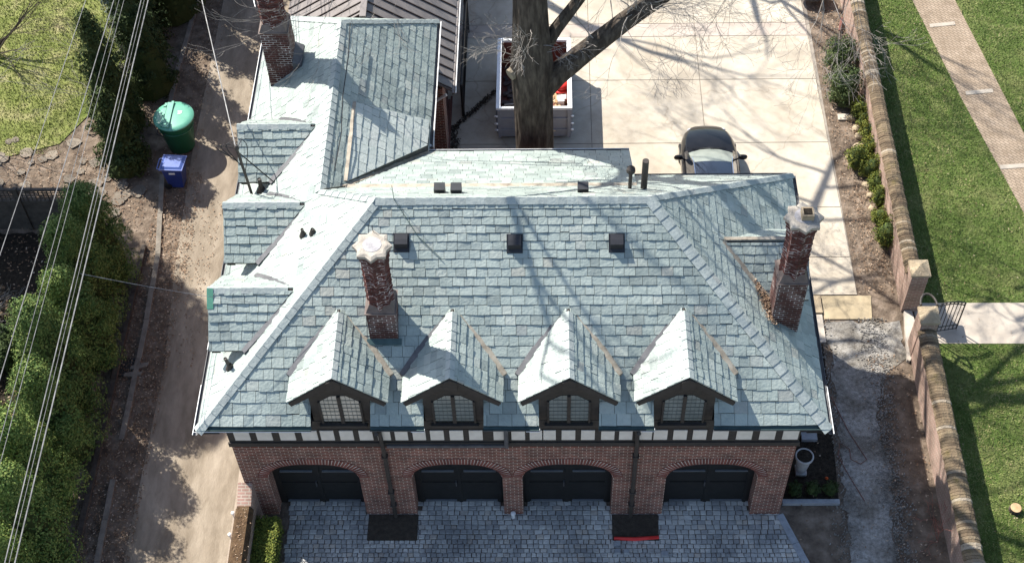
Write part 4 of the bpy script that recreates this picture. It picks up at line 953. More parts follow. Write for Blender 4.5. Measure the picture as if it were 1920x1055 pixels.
# dark evergreens north of the arborvitae
pc = lambda t: max(.08, (1-t)**.7*1.05)
ev = [(-13.75,13.35,3.4,.8,'narrow dark evergreen at the end of the flagstone path'),(-14.3,15.3,5.0,1.05,'tall dark evergreen under the wires, left of the large green bin'),(-13.55,17.2,5.2,1.0,'tall dark conifer beside the alley kerb, behind the large green bin'),
      (-14.2,19.2,5.8,1.1,'tall dark conifer at the top edge, left of the alley'),(-13.4,21.2,6.0,1.15,'dark conifer at the top edge, nearest the alley'),(-13.5,23.6,8.6,1.5,'dark conifer beyond the top edge, beside the alley'),(-13.0,26.5,10,1.9,'farthest dark conifer beside the alley')]
pe = lambda t: max(.1, (1-t)**.42*1.05)
for x,y,h,r,l in ev:
    shrub('conifer', (x,y,0), h, r, r, 120, 45, M['ever'], l, 'conifer', 'dark conifers along the upper alley', s=.055, lobe=.24, prof=pe if y > 21 else pc)
pd = lambda t: (min(1, max(.05,(t-.25)*4)) if t < .6 else max(.1,math.sqrt(max(0,1-((t-.6)/.42)**2))))
shrub('tall_conifer', (-21.7,15.0,0), 17.5, 2.0, 2.2, 460, 60, M['ever'], 'tall conifer left of the picture that shades the alley', 'conifer', s=.12, lobe=.6, prof=pd)
shrub('grey_juniper', (-14.9,20.6,0), 3.2, .9, .9, 60, 60, mat('juniper_leaf', [(.10,.13,.11),(.17,.20,.18)], bump=0), 'grey-green juniper at the top edge between lawn and conifers', 'shrub', s=.04)
# clipped hedge below the mossy wall
e = thing('clipped_hedge', (-7.12,-3.3,0), 'clipped green hedge between the mossy wall and the cobbled court', 'hedge')
pts = []
for i in range(16000):
    f = rnd.random(); y = rnd.uniform(-3.0,2.7)
    if f < .45: p, n = V((rnd.uniform(-.3,.3), y, .9)), V((0,0,1))
    elif f < .7: p, n = V((.3, y, rnd.uniform(.05,.9))), V((1,0,0))
    elif f < .9: p, n = V((-.3, y, rnd.uniform(.05,.9))), V((-1,0,0))
    else: p, n = V((rnd.uniform(-.3,.3), 2.72, rnd.uniform(0,.9))), V((0,1,0))
    pts.append((p+V((rnd.gauss(0,.03),rnd.gauss(0,.03),rnd.gauss(0,.035)))+V((-7.12,-3.3,0))*0, n, 1))
leafmesh([(p+V(e.location),n,s) for p,n,s in pts], .028, M['bush'], 'foliage', e)
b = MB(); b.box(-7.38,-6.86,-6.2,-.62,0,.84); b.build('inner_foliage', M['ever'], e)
# bed shrubs
shrub('round_shrub', (11.0,17.75,0), 1.25, .55, .6, 60, 55, M['yew'], 'large grey-green rounded shrub by the wall, farther from the car', 'shrub', 'large round shrubs by the wall', s=.035)
shrub('round_shrub', (10.9,16.2,0), 1.3, .58, .6, 60, 60, M['yew'], 'large domed green shrub by the wall, in front of the other large one', 'shrub', 'large round shrubs by the wall', s=.035)
sm = [(11.42,15.45,.30,'small golden-green shrub next to the metal cover plate'),(11.5,14.95,.27,'small green shrub just below the golden one at the wall'),(11.6,14.35,.32,'small dark upright shrub against the wall by the upper rocks'),
      (11.52,13.6,.34,'small wide shrub against the wall, above the middle of the group'),(10.98,13.1,.38,'small shrub standing apart on the driveway side of the row'),(11.4,12.65,.36,'round dark shrub between two rocks by the wall'),
      (11.5,12.0,.30,'small leaning shrub against the wall below the middle'),(11.55,11.4,.33,'bushy shrub third from the gate end of the row'),(11.4,10.6,.27,'small yellow-green shrub second from the gate end of the row'),(11.45,9.75,.42,'largest bright green shrub at the gate end of the row')]
proto = None
for i, (x,y,r,l) in enumerate(sm):
    if i % 4 == 0:
        proto = shrub('box_shrub', (x,y,0), .9, .40, .40, 26, 60, M['bush'], l, 'shrub', 'small shrubs along the wall', s=.03, lobe=.15); proto.scale = (r/.38,)*3
    else: copy_tree(proto, (x,y,0), i*1.7, (r/.4, r/.4, r/.38), l)
for i, x in enumerate((7.55,8.05,8.55)):
    l = ['low dark box ball by the granite edging, nearest the brick corner','low dark box ball by the granite edging, middle one','low dark box ball by the granite edging, nearest the gravel'][i]
    if i == 0: pr2 = shrub('box_ball', (x,.68,0), .42, .22, .2, 16, 50, M['ever'], l, 'shrub', 'low box balls in the side bed', s=.022, lobe=.08)
    else: copy_tree(pr2, (x,.68,0), i, 1, l)
# rocks
rk = [(11.12,15.3),(11.22,14.8),(11.28,14.45),(11.18,13.95),(11.2,13.5),(11.2,12.2),(11.28,11.75),(11.25,11.2)]
b = MB(); b.lathe((0,0,-.04), [(.13,0),(.155,.07),(.13,.14),(.05,.18)], 9); bm = b.build('tan_rock', M['rock'], smooth=False, label='rounded tan rock edging the small shrubs', category='rock', group='tan rocks among the wall shrubs')
for v in bm.data.vertices: v.co.x *= rnd.uniform(.85,1.2); v.co.y *= rnd.uniform(.85,1.2); v.co.z *= rnd.uniform(.9,1.1)
for i, (x, y) in enumerate(rk):
    o = bm if i == 0 else bm.copy()
    if i: scn.collection.objects.link(o)
    o.location = (x,y,0); o.rotation_euler = (0,0,i*1.1); s = rnd.uniform(.8,1.2); o.scale = (s,s*.85,s)

# ---------------------------------------------------------------- bare trees
def grow(b, p, d, L, r, depth, ok, rg, spread=.55, up=.04, kmin=2, sides=None, minr=.004):
    p, d = V(p), V(d).normalized(); n = 4; pts = [p.copy()]; rad = [r]
    for i in range(n):
        d = (d + V((rg.gauss(0,.13),rg.gauss(0,.13),rg.gauss(0,.13)+up))).normalized(); p = p + d*(L/n)
        if not ok(p): break
        pts.append(p.copy()); rad.append(max(minr, r*(1-.38*(i+1)/n)))
    if len(pts) > 1: b.tube(pts, rad, sides or (6 if r > .05 else (4 if r > .015 else 3)), caps=False)
    if len(pts) < 2: return
    if depth == 0 or len(pts) < n+1:
        if depth == 0: return
    k = kmin + (1 if rg.random() < .6 else 0)
    for i in range(k):
        idx = len(pts)-1 if i == 0 else rg.randrange(max(1,len(pts)//2), len(pts))
        a = d.cross(V((rg.gauss(0,1),rg.gauss(0,1),rg.gauss(0,1)))).normalized()
        nd = (d + a*rg.uniform(.35,1.2)*spread*(1 if i else .5)).normalized()
        grow(b, pts[idx], nd, L*rg.uniform(.62,.86), rad[min(idx,len(rad)-1)]*rg.uniform(.55,.8), depth-1, ok, rg, spread, up, kmin, sides, minr)
TX, TY = .28, 10.4
tree = thing('oak_tree', (TX,TY,0), 'large bare-branched tree with a dark ridged trunk in front of the skip', 'tree')
b = MB()
rg = random.Random(3)
zs = [0,.25,.8,2,4,6,7.4,8.6,9.6,11,13,15]; rd = [.82,.68,.60,.57,.56,.56,.60,.50,.46,.42,.36,.30]
n0 = len(b.v); KK = 28; ph = [rg.random()*6 for _ in range(6)]
for z, r in zip(zs, rd):
    for j in range(KK):
        t = 6.283*j/KK; rr_ = r*(1+.035*math.sin(5*t+ph[0]+z*.15)+.03*math.sin(9*t+ph[1]-z*.1)+(.08*math.sin(4*t+ph[2]) if z < .5 else 0)+ rg.uniform(-.012,.012))
        b.v.append((TX-.012*z+rr_*math.cos(t), TY+rr_*math.sin(t), z))
for i in range(len(zs)-1):
    for j in range(KK): b.f.append((n0+i*KK+j, n0+i*KK+(j+1)%KK, n0+(i+1)*KK+(j+1)%KK, n0+(i+1)*KK+j)); b.mi.append(0)
# great right-hand limb and the smaller second limb
limb = [(TX+.1,TY,6.2),(TX+.62,TY+.0,6.95),(TX+1.45,TY+.1,7.75),(TX+2.5,TY+.2,8.75),(TX+3.5,TY+.3,9.6),(TX+5,TY+.6,10.9),(TX+6.6,TY+1.2,12.2)]
b.tube(limb, [.36,.34,.30,.27,.25,.21,.15], 14, caps=False)
limb2 = [(TX+.1,TY+.1,7.6),(TX+.6,TY+.2,8.5),(TX+1.3,TY+.4,9.5),(TX+2.4,TY+1.0,11.2),(TX+3.2,TY+2,13)]
b.tube(limb2, [.24,.19,.16,.14,.10], 10, caps=False)
b.build('trunk', M['bark'], tree)
# burl and cut knot
limb3 = [(TX-.1,TY,9.9),(TX-1.2,TY-.1,11.8),(TX-3,TY-.3,14),(TX-5.2,TY-.6,16.2),(TX-7.5,TY-.9,18.4),(TX-9.6,TY-1.2,20.5)]
bb_ = MB(); bb_.tube(limb3, [.17,.15,.12,.10,.07,.05], 10, caps=False)
b = MB(); b.tube([(TX-.50,TY-.1,7.25),(TX-.72,TY-.28,7.2)], [.2,.17], 12); b.build('cut_knot', mat('knot', [(.16,.13,.09),(.26,.22,.16)]), tree)
# crown lies above the plane that bounds the picture; hanging twigs dip a little under it
hi = lambda p: p.z > 35.3-.872*(p.y+19) and p.z > 2
lowr = lambda p: p.z > 35.3-.965*(p.y+19) - .0 and p.z > 3
b = MB()
for k, (pt, dr, L, r, dp, okf) in enumerate([
    ((TX-.12,TY,11),(-.7,.3,.6),4.2,.20,6,hi),((TX-.15,TY,13),(.2,.8,.6),4.2,.2,6,hi),((TX-.18,TY,15),(-.1,-.1,1),4,.22,6,hi),
    ((TX+6.6,TY+1.2,12.2),(.8,.2,.45),3.6,.14,5,hi),((TX+3.2,TY+2,13),(.5,.6,.6),3.6,.12,5,hi),
    ((TX+5,TY+.6,10.9),(.5,.8,.3),3,.11,5,lowr),((TX+3.5,TY+.3,9.6),(.2,.3,.9),2.6,.08,5,hi),((TX-.15,TY,14),(-.9,.5,.5),4.5,.17,5,hi),((TX-.1,TY,12),(-.3,.9,.3),4.5,.17,5,hi),((TX-.18,TY,14.6),(.7,-.4,.8),4.0,.16,5,hi)]):
    grow(b, pt, dr, L, r, dp, okf, random.Random(40+k), .6, .02)
for k in range(9):
    t = .25+.75*k/8; f = t*5; i = min(4, int(f)); q = V(limb3[i]).lerp(V(limb3[i+1]), f-i)
    grow(b, q, (rg.gauss(-.1,.25), rg.gauss(0,.25), 1), rg.uniform(3.2,4.6), .055, 4, hi, rg, .5, .06)
for k in range(10):
    a = k*2.4; grow(b, (TX-.18,TY,14.5+.1*k), (math.cos(a)*.5, math.sin(a)*.5, 1), 4.4, .055, 5, hi, rg, .5, .06)
limb4 = [(TX-.1,TY+.2,9.9),(TX-.3,TY+3,11.6),(TX-.9,TY+6,12.6),(TX-.6,TY+9,13.4),(TX+.3,TY+12,13.8)]
b.tube(limb4, [.22,.19,.16,.13,.09], 10, caps=False)
for k in range(16):
    t = .1+.9*k/15; f = t*4; i = min(3, int(f)); q = V(limb4[i]).lerp(V(limb4[i+1]), f-i); sd = 1 if k % 2 else -1
    grow(b, q, (sd*.9, rg.gauss(.3,.3), rg.uniform(-.1,.5)), rg.uniform(1.6,3.0), .07, 4, hi, rg, .75, .0)
b.build('crown', M['bark'], tree); bb_.build('left_limb', M['bark'], tree)
# fine hanging twigs seen against the driveway and roofs
b = MB(); okt = lambda p: p.z > 35.3-1.0*(p.y+19) and p.z > 4
rg = random.Random(12)
for k in range(24):
    t = rg.random(); i = min(len(limb)-2, 2+int(t*4)); q = V(limb[i]).lerp(V(limb[i+1]), rg.random())
    grow(b, q+V((0,-.1,.15)), (rg.gauss(.2,.6), rg.gauss(-.05,.35), rg.uniform(.1,.8)), rg.uniform(.8,1.45), .02, 4, okt, rg, .8, -.02, 2)
for k in range(7):
    z = rg.uniform(7.6,9.2); a = rg.uniform(-2.8,-.3); grow(b, (TX-.1+.48*math.cos(a), TY+.48*math.sin(a), z), (math.cos(a), math.sin(a)*.6, .5), rg.uniform(.45,.75), .014, 4, okt, rg, .95, .0, 2)
b.build('twigs', M['twig'], tree)
b = MB(); rg = random.Random(77)
# drooping branch ends that reach in from above over the driveway
for (x,y,z),(dx,dy,dz),L,r,dp in [((8.6,13.4,9.6),(-.1,-.1,-1),1.9,.035,5),((7.3,13.6,9.2),(-.3,-.2,-1),1.5,.03,5),((5.6,13.2,9.6),(.5,-.3,-.8),1.7,.03,5),((9.5,14.2,9.0),(.1,-.2,-1),1.7,.035,5),((8.0,13.0,9.8),(.2,-.2,-1),1.4,.02,5),((-1.6,12.8,9.5),(-.8,.0,-.8),1.6,.02,5),((-4.6,11.2,11.1),(-.2,-.4,-1),1.9,.018,4),((3.4,12.6,9.8),(.2,-.2,-1),1.3,.022,5),((-6.0,11.6,11.0),(-.1,-.1,-1),1.1,.016,4)]:
    grow(b, (x,y,z), (dx,dy,dz), L, r, dp, lambda p: p.z > 3, rg, .85, .03, 2)
    b.tube([(x,y,z),(x-.3,y+.8,z+1.4),(x*.7,y+1.6,z+3.2)], [r,r*1.5,r*2], 5, caps=False)
b.build('drooping_branches', M['twig'], tree)
# neighbouring trees, rooted beyond the top edge, whose bare crowns shade roof and driveway
def bare_tree(x, y, h, r, seed, label, depth=6, ok=None, nm=5, name='bare_tree', trunk=True, lean=(0,0)):
    t = thing(name, (x,y,0), label, 'tree')
    b = MB(); b.tube([(x,y,-.1),(x+lean[0]*.3,y+lean[1]*.3,h*.3),(x+lean[0],y+lean[1],h*.62)], [r*1.25,r,r*.6], 12, caps=False); b.build('trunk', M['bark'], t)
    b = MB(); rg = random.Random(seed)
    for k in range(nm):
        z = h*(.28+.34*k/max(1,nm-1)); f = z/(h*.62); a = k*2.4+seed; grow(b, (x+lean[0]*f, y+lean[1]*f, z), (math.cos(a)*.8, math.sin(a)*.8, .75), h*.2, r*.5, depth, ok or hi, rg, .6, .03)
    b.build('crown', M['bark'], t)
bare_tree(-6.5, 28, 20, .26, 5, 'bare tree rooted beyond the brown metal roof')
bare_tree(1.5, 29.5, 18, .3, 9, 'bare tree rooted beyond the driveway')
# bare shrubs leaning over the west lawn
okl = lambda p: p.z > .1 and p.x < -13.6
for i, (x, y, h, lab) in enumerate([(-20.6,14.6,5.5,'bare many-branched shrub leaning in at the left edge over the lawn'),(-19.8,18.8,6.0,'bare shrub with long dark branches at the top left corner'),(-14.9,16.6,3.6,'leafless tangled shrub between the lawn and the dark conifers'),(-18.9,9.6,4.0,'bare pale shrub beside the lattice fence'),(-17.6,6.2,2.4,'low bare shrub in the dark shaded yard')]):
    t = thing('bare_shrub', (x,y,0), lab, 'shrub'); b = MB(); rg = random.Random(60+i)
    for k in range(7 if i != 2 else 9):
        a = rg.uniform(-.9,.9) if i < 2 else rg.random()*6.283
        grow(b, (x+rg.uniform(-.2,.2), y+rg.uniform(-.2,.2), 0), (math.cos(a)*.9, math.sin(a)*.7, .8), h*rg.uniform(.28,.36), .035 if i < 2 else .02, 4 if i < 2 else 4, okl, rg, .5, .0)
    b.build('branches', M['twig'] if i != 1 else M['bark'], t)
# lattice fence and timber edging
f = thing('lattice_fence', (-17,10.6,0), 'weathered wooden lattice-topped fence at the left edge behind the shrubs', 'fence')
b = MB(); b.box(-22,-14.45,10.55,10.6,0,1.35); b.box(-22,-14.45,10.53,10.62,1.35,1.43); b.box(-22,-14.45,10.53,10.62,1.88,1.96)
for x in (-14.5,-16.4,-18.3,-20.2): b.box(x-.06,x+.06,10.5,10.63,0,2.0)
b.build('boards', M['greywood'], f)
b = MB(); x = -22
while x < -14.5: b.box(x,x+.035,10.55,10.565,1.43,1.88); x += .14
for z in (1.5,1.62,1.74,1.85): b.box(-22,-14.5,10.57,10.585,z,z+.03)
b.build('lattice', M['greywood'], f)
b = MB()
for i in range(9): b.box(-12.6+rnd.uniform(-.02,.02),-12.44,-6+1.75*i+.01,-6+1.75*(i+1)-.01,-.05,.16+rnd.uniform(-.01,.01))
b.build('edging_boards', M['greywood'], **tg('low tan edging along the foot of the arborvitae row', 'edging'))
b = MB()
for i in range(7): b.box(-12.46+.06*i,-12.43+.06*i,4.75,5.3,-.02,.02)
b.box(-12.5,-12.02,4.7,4.75,-.03,.03); b.box(-12.5,-12.02,5.3,5.35,-.03,.03)
b.build('drain_grate', M['iron'], **tg('iron drain grate among leaves beside the alley kerb', 'drain'))
for (x,y,a,l) in ((-11.86,5.05,.3,'flat pale stone beside the drain grate, upper'),(-12.0,4.75,.1,'flat pale stone beside the drain grate, lower')):
    b = MB(); c, s = math.cos(a), math.sin(a)
    q = [(x+u*c-v*s, y+u*s+v*c) for u,v in ((-.28,-.05),(0,-.1),(.26,-.06),(.3,.04),(.02,.08),(-.25,.06))]
    b.prism([(p,q_,-.02) for p,q_ in q],[(p,q_,.06) for p,q_ in q]); b.build('flat_stone', M['curb'], **tg(l, 'stone'))

# ---------------------------------------------------------------- wires
def sag(a, c, s, n=16):
    a, c = V(a), V(c); return [a.lerp(c, i/n)-V((0,0,s*4*(i/n)*(1-i/n))) for i in range(n+1)]
wl = [((-10.82,11.41,9),(-10.62,-5.96,9),.013,'thick overhead wire, left strand of the thick group'),((-10.73,11.4,9),(-10.53,-5.96,9),.006,'thin overhead wire within the thick group'),((-10.62,11.4,9),(-10.41,-5.96,9),.016,'thickest overhead wire, right strand nearest the house'),
      ((-11.31,11.4,9),(-11.28,-1.3,9),.007,'fine overhead wire, right strand of the fine pair'),((-11.45,11.4,9),(-11.42,-1.3,9),.007,'fine overhead wire, left strand of the fine pair'),
      ((-11.60,11.4,9),(-11.80,-1.1,9),.012,'single overhead wire just left of the fine pair'),((-12.42,10.76,9),(-12.66,2.16,9),.010,'leftmost overhead wire crossing the flagstones')]
for a, c, r, l in wl:
    a, c = V(a), V(c); d = (c-a)/(a.y-c.y); A = a-d*(38-a.y)*1.0; B = c+d*(c.y+32)
    A.z += 0; b = MB(); b.tube([A.lerp(B, i/24)-V((0,0,.0)) for i in range(25)], r, 5); b.build('overhead_wire', M['wire'], **tg(l, 'wire', 'overhead wires above the arborvitae'))
b = MB(); b.tube(sag((-7.68,6.62,8.05),(-13.5,26,9.8),.25), .016, 6); b.build('service_wire', M['wire'], **tg('pale twisted service wire running from the roof mast up the alley', 'wire'))
b = MB(); b.tube(sag((-10.58,1.6,9),(-4.62,1.7,7.25),.15), .007, 4); b.build('cross_wire', M['wire'], **tg('thin wire crossing the alley to the west dormer', 'wire'))
b = MB()
for k in (0,.28,.5): b.tube(sag((-7.85,12.2,8.3-k*.6),(-10.8-k,24,9.4),.1), .014, 5)
b.build('rear_cable', M['whitemetal'], **tg('pale cables running from the rear chimney up the alley', 'wire'))
b = MB(); b.tube([(-5.1,11.9,WZ+.08),(-5.05,10.5,WZ+.0),(-5.08,9,WZ-.02),(-5.0,7.6,WZ-.04),(-5.06,6.2,WZ-.02)], .014, 5); b.build('roof_cable', M['black'], **tg('black cable lying on the slates beside the rear wing ridge', 'cable'))
b = MB(); b.tube([(-3.2,3.9,9.5),(-3.2,3.95,8.95)], .008, 4); b.tube([(-3.2,3.93,8.98),(-2.6,3.2,zf(3.2)+.06),(-2.0,2.75,zf(2.75)+.06)], .010, 4); b.build('lightning_cable', M['copper'], **tg('thin green cable running down the slates from the left end of the ridge', 'cable'))

# ---------------------------------------------------------------- bins
gb = thing('round_bin', (-12.0,14.3,0), 'large round dark green bin with a light green hinged lid', 'bin')
b = MB(); c = (-12.0,14.3,0); b.lathe(c, [(.43,0),(.45,.02),(.60,1.22),(.63,1.28),(.66,1.30),(.66,1.36)], 40); b.lathe(c, [(.585,1.0),(.60,1.0),(.615,1.06),(.59,1.07)], 40, caps=False); b.build('tub', M['gbin'], gb, smooth=True)
b = MB(); b.lathe(c, [(.67,1.35),(.695,1.38),(.68,1.41),(.5,1.435),(.3,1.45),(.05,1.455)], 40); b.build('lid', M['glid'], gb, smooth=True)
b = MB(); b.box(-12.36,-12.28,13.78,14.86,1.40,1.48); b.box(-12.14,-12.06,13.70,14.93,1.40,1.50); b.box(-12.28,-12.14,13.74,14.9,1.40,1.47)
for y in (13.9,14.3,14.7): b.box(-12.38,-12.30,y-.04,y+.04,1.42,1.51)
b.build('hinge_bar', M['glid'], gb)
b = MB(); b.box(-11.86,-11.72,14.40,14.43,1.44,1.462); b.box(-11.88,-11.72,14.46,14.49,1.44,1.462); b.box(-11.86,-11.76,14.34,14.365,1.44,1.462); b.build('lid_marking', M['whitemetal'], gb)
b = MB(); b.tube([(-12.45,13.74,1.3),(-12.5,13.66,1.2),(-12.3,13.6,1.16),(-12.2,13.66,1.24)], .02, 6); b.build('handle', M['black'], gb)
bb = thing('wheeled_bin', (-11.9,12.5,0), 'blue wheeled recycling bin with a lighter blue lid beside the kerb', 'bin')
b = MB(); T = [(-12.18,12.22),(-11.50,12.18),(-11.44,12.74),(-12.14,12.80)]; Bt = [(-12.08,12.30),(-11.62,12.28),(-11.58,12.66),(-12.05,12.68)]
b.prism([(x,y,.06) for x,y in Bt], [(x,y,1.02) for x,y in T]); b.build('bin_body', M['bbin'], bb)
b = MB(); T2 = [(-12.23,12.16),(-11.45,12.12),(-11.38,12.8),(-12.18,12.86)]; cxx, cyy = -11.81, 12.49
b.prism([(x,y,1.02) for x,y in T2], [(x,y,1.07) for x,y in T2]); b.prism([(cxx+(x-cxx)*.93,cyy+(y-cyy)*.9,1.07) for x,y in T2], [(cxx+(x-cxx)*.72,cyy+(y-cyy)*.7,1.12) for x,y in T2]); b.build('lid', M['blid'], bb)
b = MB(); b.tube([(-12.24,12.25,1.0),(-12.32,12.27,1.0),(-12.30,12.72,1.0),(-12.22,12.74,1.0)], .022, 6); b.build('handle', M['blid'], bb)
for y in (12.3,12.7):
    b = MB(); b.tube([(-12.12,y-.03,.13),(-12.12,y+.03,.13)], .13, 14); b.build('wheel', M['black'], bb)
b = MB(); b.box(-11.95,-11.75,12.205,12.222,.78,.86); b.build('front_marking', M['whitemetal'], bb)

# ---------------------------------------------------------------- skip (roll-off dumpster)
X0, X1, Y0, Y1, HH = -1.05, 1.41, 14.45, 17.82, 1.5
sk = thing('skip', (.18,16.1,0), 'open grey steel skip with white rim and reddish inside behind the big tree trunk', 'skip')
b = MB(); t = .06
b.box(X0,X0+t,Y0,Y1,.15,HH-.06); b.box(X1-t,X1,Y0,Y1,.15,HH-.06); b.box(X0+t,X1-t,Y0,Y0+t,.15,HH-.06); b.box(X0+t,X1-t,Y1-t,Y1,.15,HH-.06); b.box(X0+t,X1-t,Y0+t,Y1-t,.15,.22)
b.build('steel_box', M['skip'], sk)
b = MB(); e = .002
b.poly([(X0+t+e,Y0+t+e,.25),(X0+t+e,Y1-t-e,.25),(X0+t+e,Y1-t-e,HH-.07),(X0+t+e,Y0+t+e,HH-.07)]); b.poly([(X1-t-e,Y0+t+e,.25),(X1-t-e,Y1-t-e,.25),(X1-t-e,Y1-t-e,HH-.07),(X1-t-e,Y0+t+e,HH-.07)])
b.poly([(X0+t+e,Y1-t-e,.25),(X1-t-e,Y1-t-e,.25),(X1-t-e,Y1-t-e,HH-.07),(X0+t+e,Y1-t-e,HH-.07)]); b.poly([(X0+t+e,Y0+t+e,.23),(X1-t-e,Y0+t+e,.23),(X1-t-e,Y1-t-e,.23),(X0+t+e,Y1-t-e,.23)])
b.build('liner', M['skipin'], sk)
b = MB(); b.box(X0-.05,X0+.1,Y0-.03,Y1+.05,HH-.06,HH+.03); b.box(X1-.1,X1+.05,Y0-.03,Y1+.05,HH-.06,HH+.03); b.box(X0+.1,X1-.1,Y0-.03,Y0+.06,HH-.06,HH+.03); b.box(X0+.1,X1-.1,Y1-.08,Y1+.05,HH-.06,HH+.03)
b.build('rim', M['skiprim'], sk)
b = MB()
for z in (.42,.95): b.box(X0+.05,X1-.05,Y0-.03,Y0,z,z+.10)
for x in (X0,X1-.1): b.box(x,x+.1,Y0-.06,Y0,.15,HH-.06)
for i in range(6):
    y = Y0+.15+i*.6; b.box(X0-.06,X0,y,y+.1,.15,HH-.06); b.box(X1,X1+.06,y,y+.1,.15,HH-.06)
b.build('rib', M['skip'], sk)
for z in (.5,.8,1.15):
    b = MB(); b.tube([(X0-.10,Y0-.03,z),(X0-.02,Y0-.08,z+.05)], .035, 6); b.build('latch', M['skiprim'], sk)
    b = MB(); b.tube([(X1+.10,Y0-.03,z),(X1+.02,Y0-.08,z+.05)], .03, 6); b.build('latch', M['skiprim'], sk)
for k,(x,y) in enumerate([(X0+.25,Y0+.2),(X1-.25,Y0+.2),(X0+.25,Y1-.2),(X1-.25,Y1-.2)]):
    b = MB(); b.tube([(x-.06,y,.09),(x+.06,y,.09)], .09, 12); b.build('wheel', M['black'], sk)
b = MB()
for i in range(120):
    x, y = rnd.uniform(X0+.15,-.1), rnd.uniform(Y0+.2,Y1-.2); r = rnd.uniform(.03,.1); b.obox((x,y,.28+rnd.random()*.12), V((r,rnd.uniform(-.03,.03),.01)), V((0,r*.7,.01)), V((0,0,r*.4)))
b.build('rubble', M['dark_scrap'], kind='stuff', label='dark rubble covering the left half of the skip floor', category='rubble')
b = MB()
for i in range(46):
    x, y = rnd.uniform(.75,X1-.2), rnd.uniform(Y0+.15,Y0+1.5); a = rnd.random()*3.14; L = rnd.uniform(.1,.3); z = .4+rnd.random()*.45
    b.obox((x,y,z), V((L*math.cos(a)*.6,L*math.sin(a),rnd.uniform(-.05,.05))), V((-.05*math.sin(a),.05*math.cos(a),0)), V((0,0,.015)))
b.build('scrap_wood', M['scrap'], kind='stuff', label='pile of pale scrap wood in the right front of the skip', category='scrap wood')
for (x,y,z,a,l) in ((-.62,15.7,.45,.05,'pale board lying across the rubble in the skip'),(-.7,14.75,.45,2.3,'short pale board by the near end of the skip')):
    b = MB(); b.obox((x,y,z), V((.24*math.cos(a),.24*math.sin(a),.02)), V((-.03*math.sin(a),.03*math.cos(a),0)), V((0,0,.012))); b.build('board', M['bar'], **tg(l, 'board'))
b = MB(); c = (1.12,16.1,.75); b.lathe(c, [(.17,0),(.23,.12),(.26,.22),(.20,.30),(.10,.33)], 14); b.obox((1.12,15.9,.85), V((.2,0,0)), V((0,.12,-.03)), V((0,0,.02)))
b.build('red_tub', M['red'], smooth=True, **tg('bright red plastic tub thrown in the skip', 'tub'))
b = MB(); b.obox((1.12,15.62,.8), V((.16,.02,.0)), V((0,.10,0)), V((0,0,.06))); b.obox((1.1,15.45,.78), V((.11,0,0)), V((0,.05,0)), V((0,0,.09))); b.build('white_box', M['skiprim'], **tg('small white carton in front of the red tub in the skip', 'box'))

# ---------------------------------------------------------------- lumber and railing beside the rear wing
b = MB()
for i in range(5):
    for j in range(3): 
        x = -3.12+i*.085; b.box(x,x+.07,9.6+rnd.uniform(0,.3),16.1+rnd.uniform(-.4,.4),.05+j*.05,.095+j*.05)
b.build('lumber_stack', M['lumber'], **tg('long reddish boards stacked on the ground beside the rear wing wall', 'lumber'))
rl = thing('iron_railing', (-2.35,17.5,0), 'black iron railing panel standing beside the metal roofed wing', 'railing')
b = MB(); b.tube([(-2.3,15.6,1.5),(-2.3,19.9,1.5)], .05, 6); b.tube([(-2.3,15.6,.15),(-2.3,19.9,.15)], .03, 6); b.tube([(-2.3,15.6,0),(-2.3,15.6,1.55)], .06, 6); b.tube([(-2.3,19.9,0),(-2.3,19.9,1.7)], .09, 6); b.build('frame', M['iron'], rl)
b = MB()
for i in range(26): b.tube([(-2.3,15.7+i*.16,.15),(-2.3,15.7+i*.16,1.5)], .028, 4)
b.build('bars', M['iron'], rl)
b = MB(); rg = random.Random(5)
for i in range(7): grow(b, (-2.35,18.2+rg.random()*.9,1.3), (rg.gauss(0,.6),rg.gauss(0,.6),.7), .4, .014, 3, lambda p: True, rg, .9, 0)
b.build('climbing_stems', M['twig'], **tg('pale bare climber stems twisted over the railing top', 'climber'))

# ---------------------------------------------------------------- car (front to the north, seen from above and behind)
CX = 6.0; car = thing('parked_car', (CX,11.6,0), 'dark car with glossy black roof and pale windscreen, half hidden behind the roof eave', 'car')
def sect(y, hw, zb_, zs_, zt, tw, n=6):
    # closed section: flat bottom, rounded shoulder at zs_, top at zt with half-width tw
    pts = [(-hw*.93,zb_),(-hw,zb_+(zs_-zb_)*.35),(-hw*.985,zs_-.08),(-hw*.94,zs_)]
    for i in range(1, n): 
        t = i/n; pts.append((-hw*.94+(hw*.94-tw)*t, zs_+(zt-zs_)*math.sin(t*1.57)))
    for i in range(5): pts.append((-tw+2*tw*i/4, zt+.02*(1-(2*i/4-1)**2)))
    pts2 = pts + [(-x,z) for x,z in reversed(pts[:4+n-1])]
    return [V((CX+x,y,z)) for x,z in pts2]
b = MB()
S = [(14.45,.2,.38,.50,.56,.15),(14.40,.44,.30,.55,.63,.34),(14.26,.64,.24,.61,.71,.48),(14.0,.80,.2,.68,.80,.60),(13.6,.90,.2,.78,.92,.70),(13.15,.94,.2,.84,.98,.74),(12.9,.94,.2,.88,1.0,.76),
     (12.2,.94,.2,.90,1.0,.78),(11.4,.94,.2,.91,1.0,.78),(10.6,.94,.2,.92,1.0,.78),(10.2,.92,.22,.92,1.02,.78),(9.9,.86,.28,.88,1.0,.7),(9.78,.72,.34,.8,.92,.55)]
loft(b, [sect(*s) for s in S]); b.build('body', M['paint'], car, smooth=True)
b = MB(); R = [(12.78,.72,1.02),(12.35,.66,1.30),(12.1,.62,1.40),(11.6,.60,1.46),(10.9,.60,1.46),(10.4,.62,1.38),(10.05,.66,1.2),(9.92,.68,1.04)]
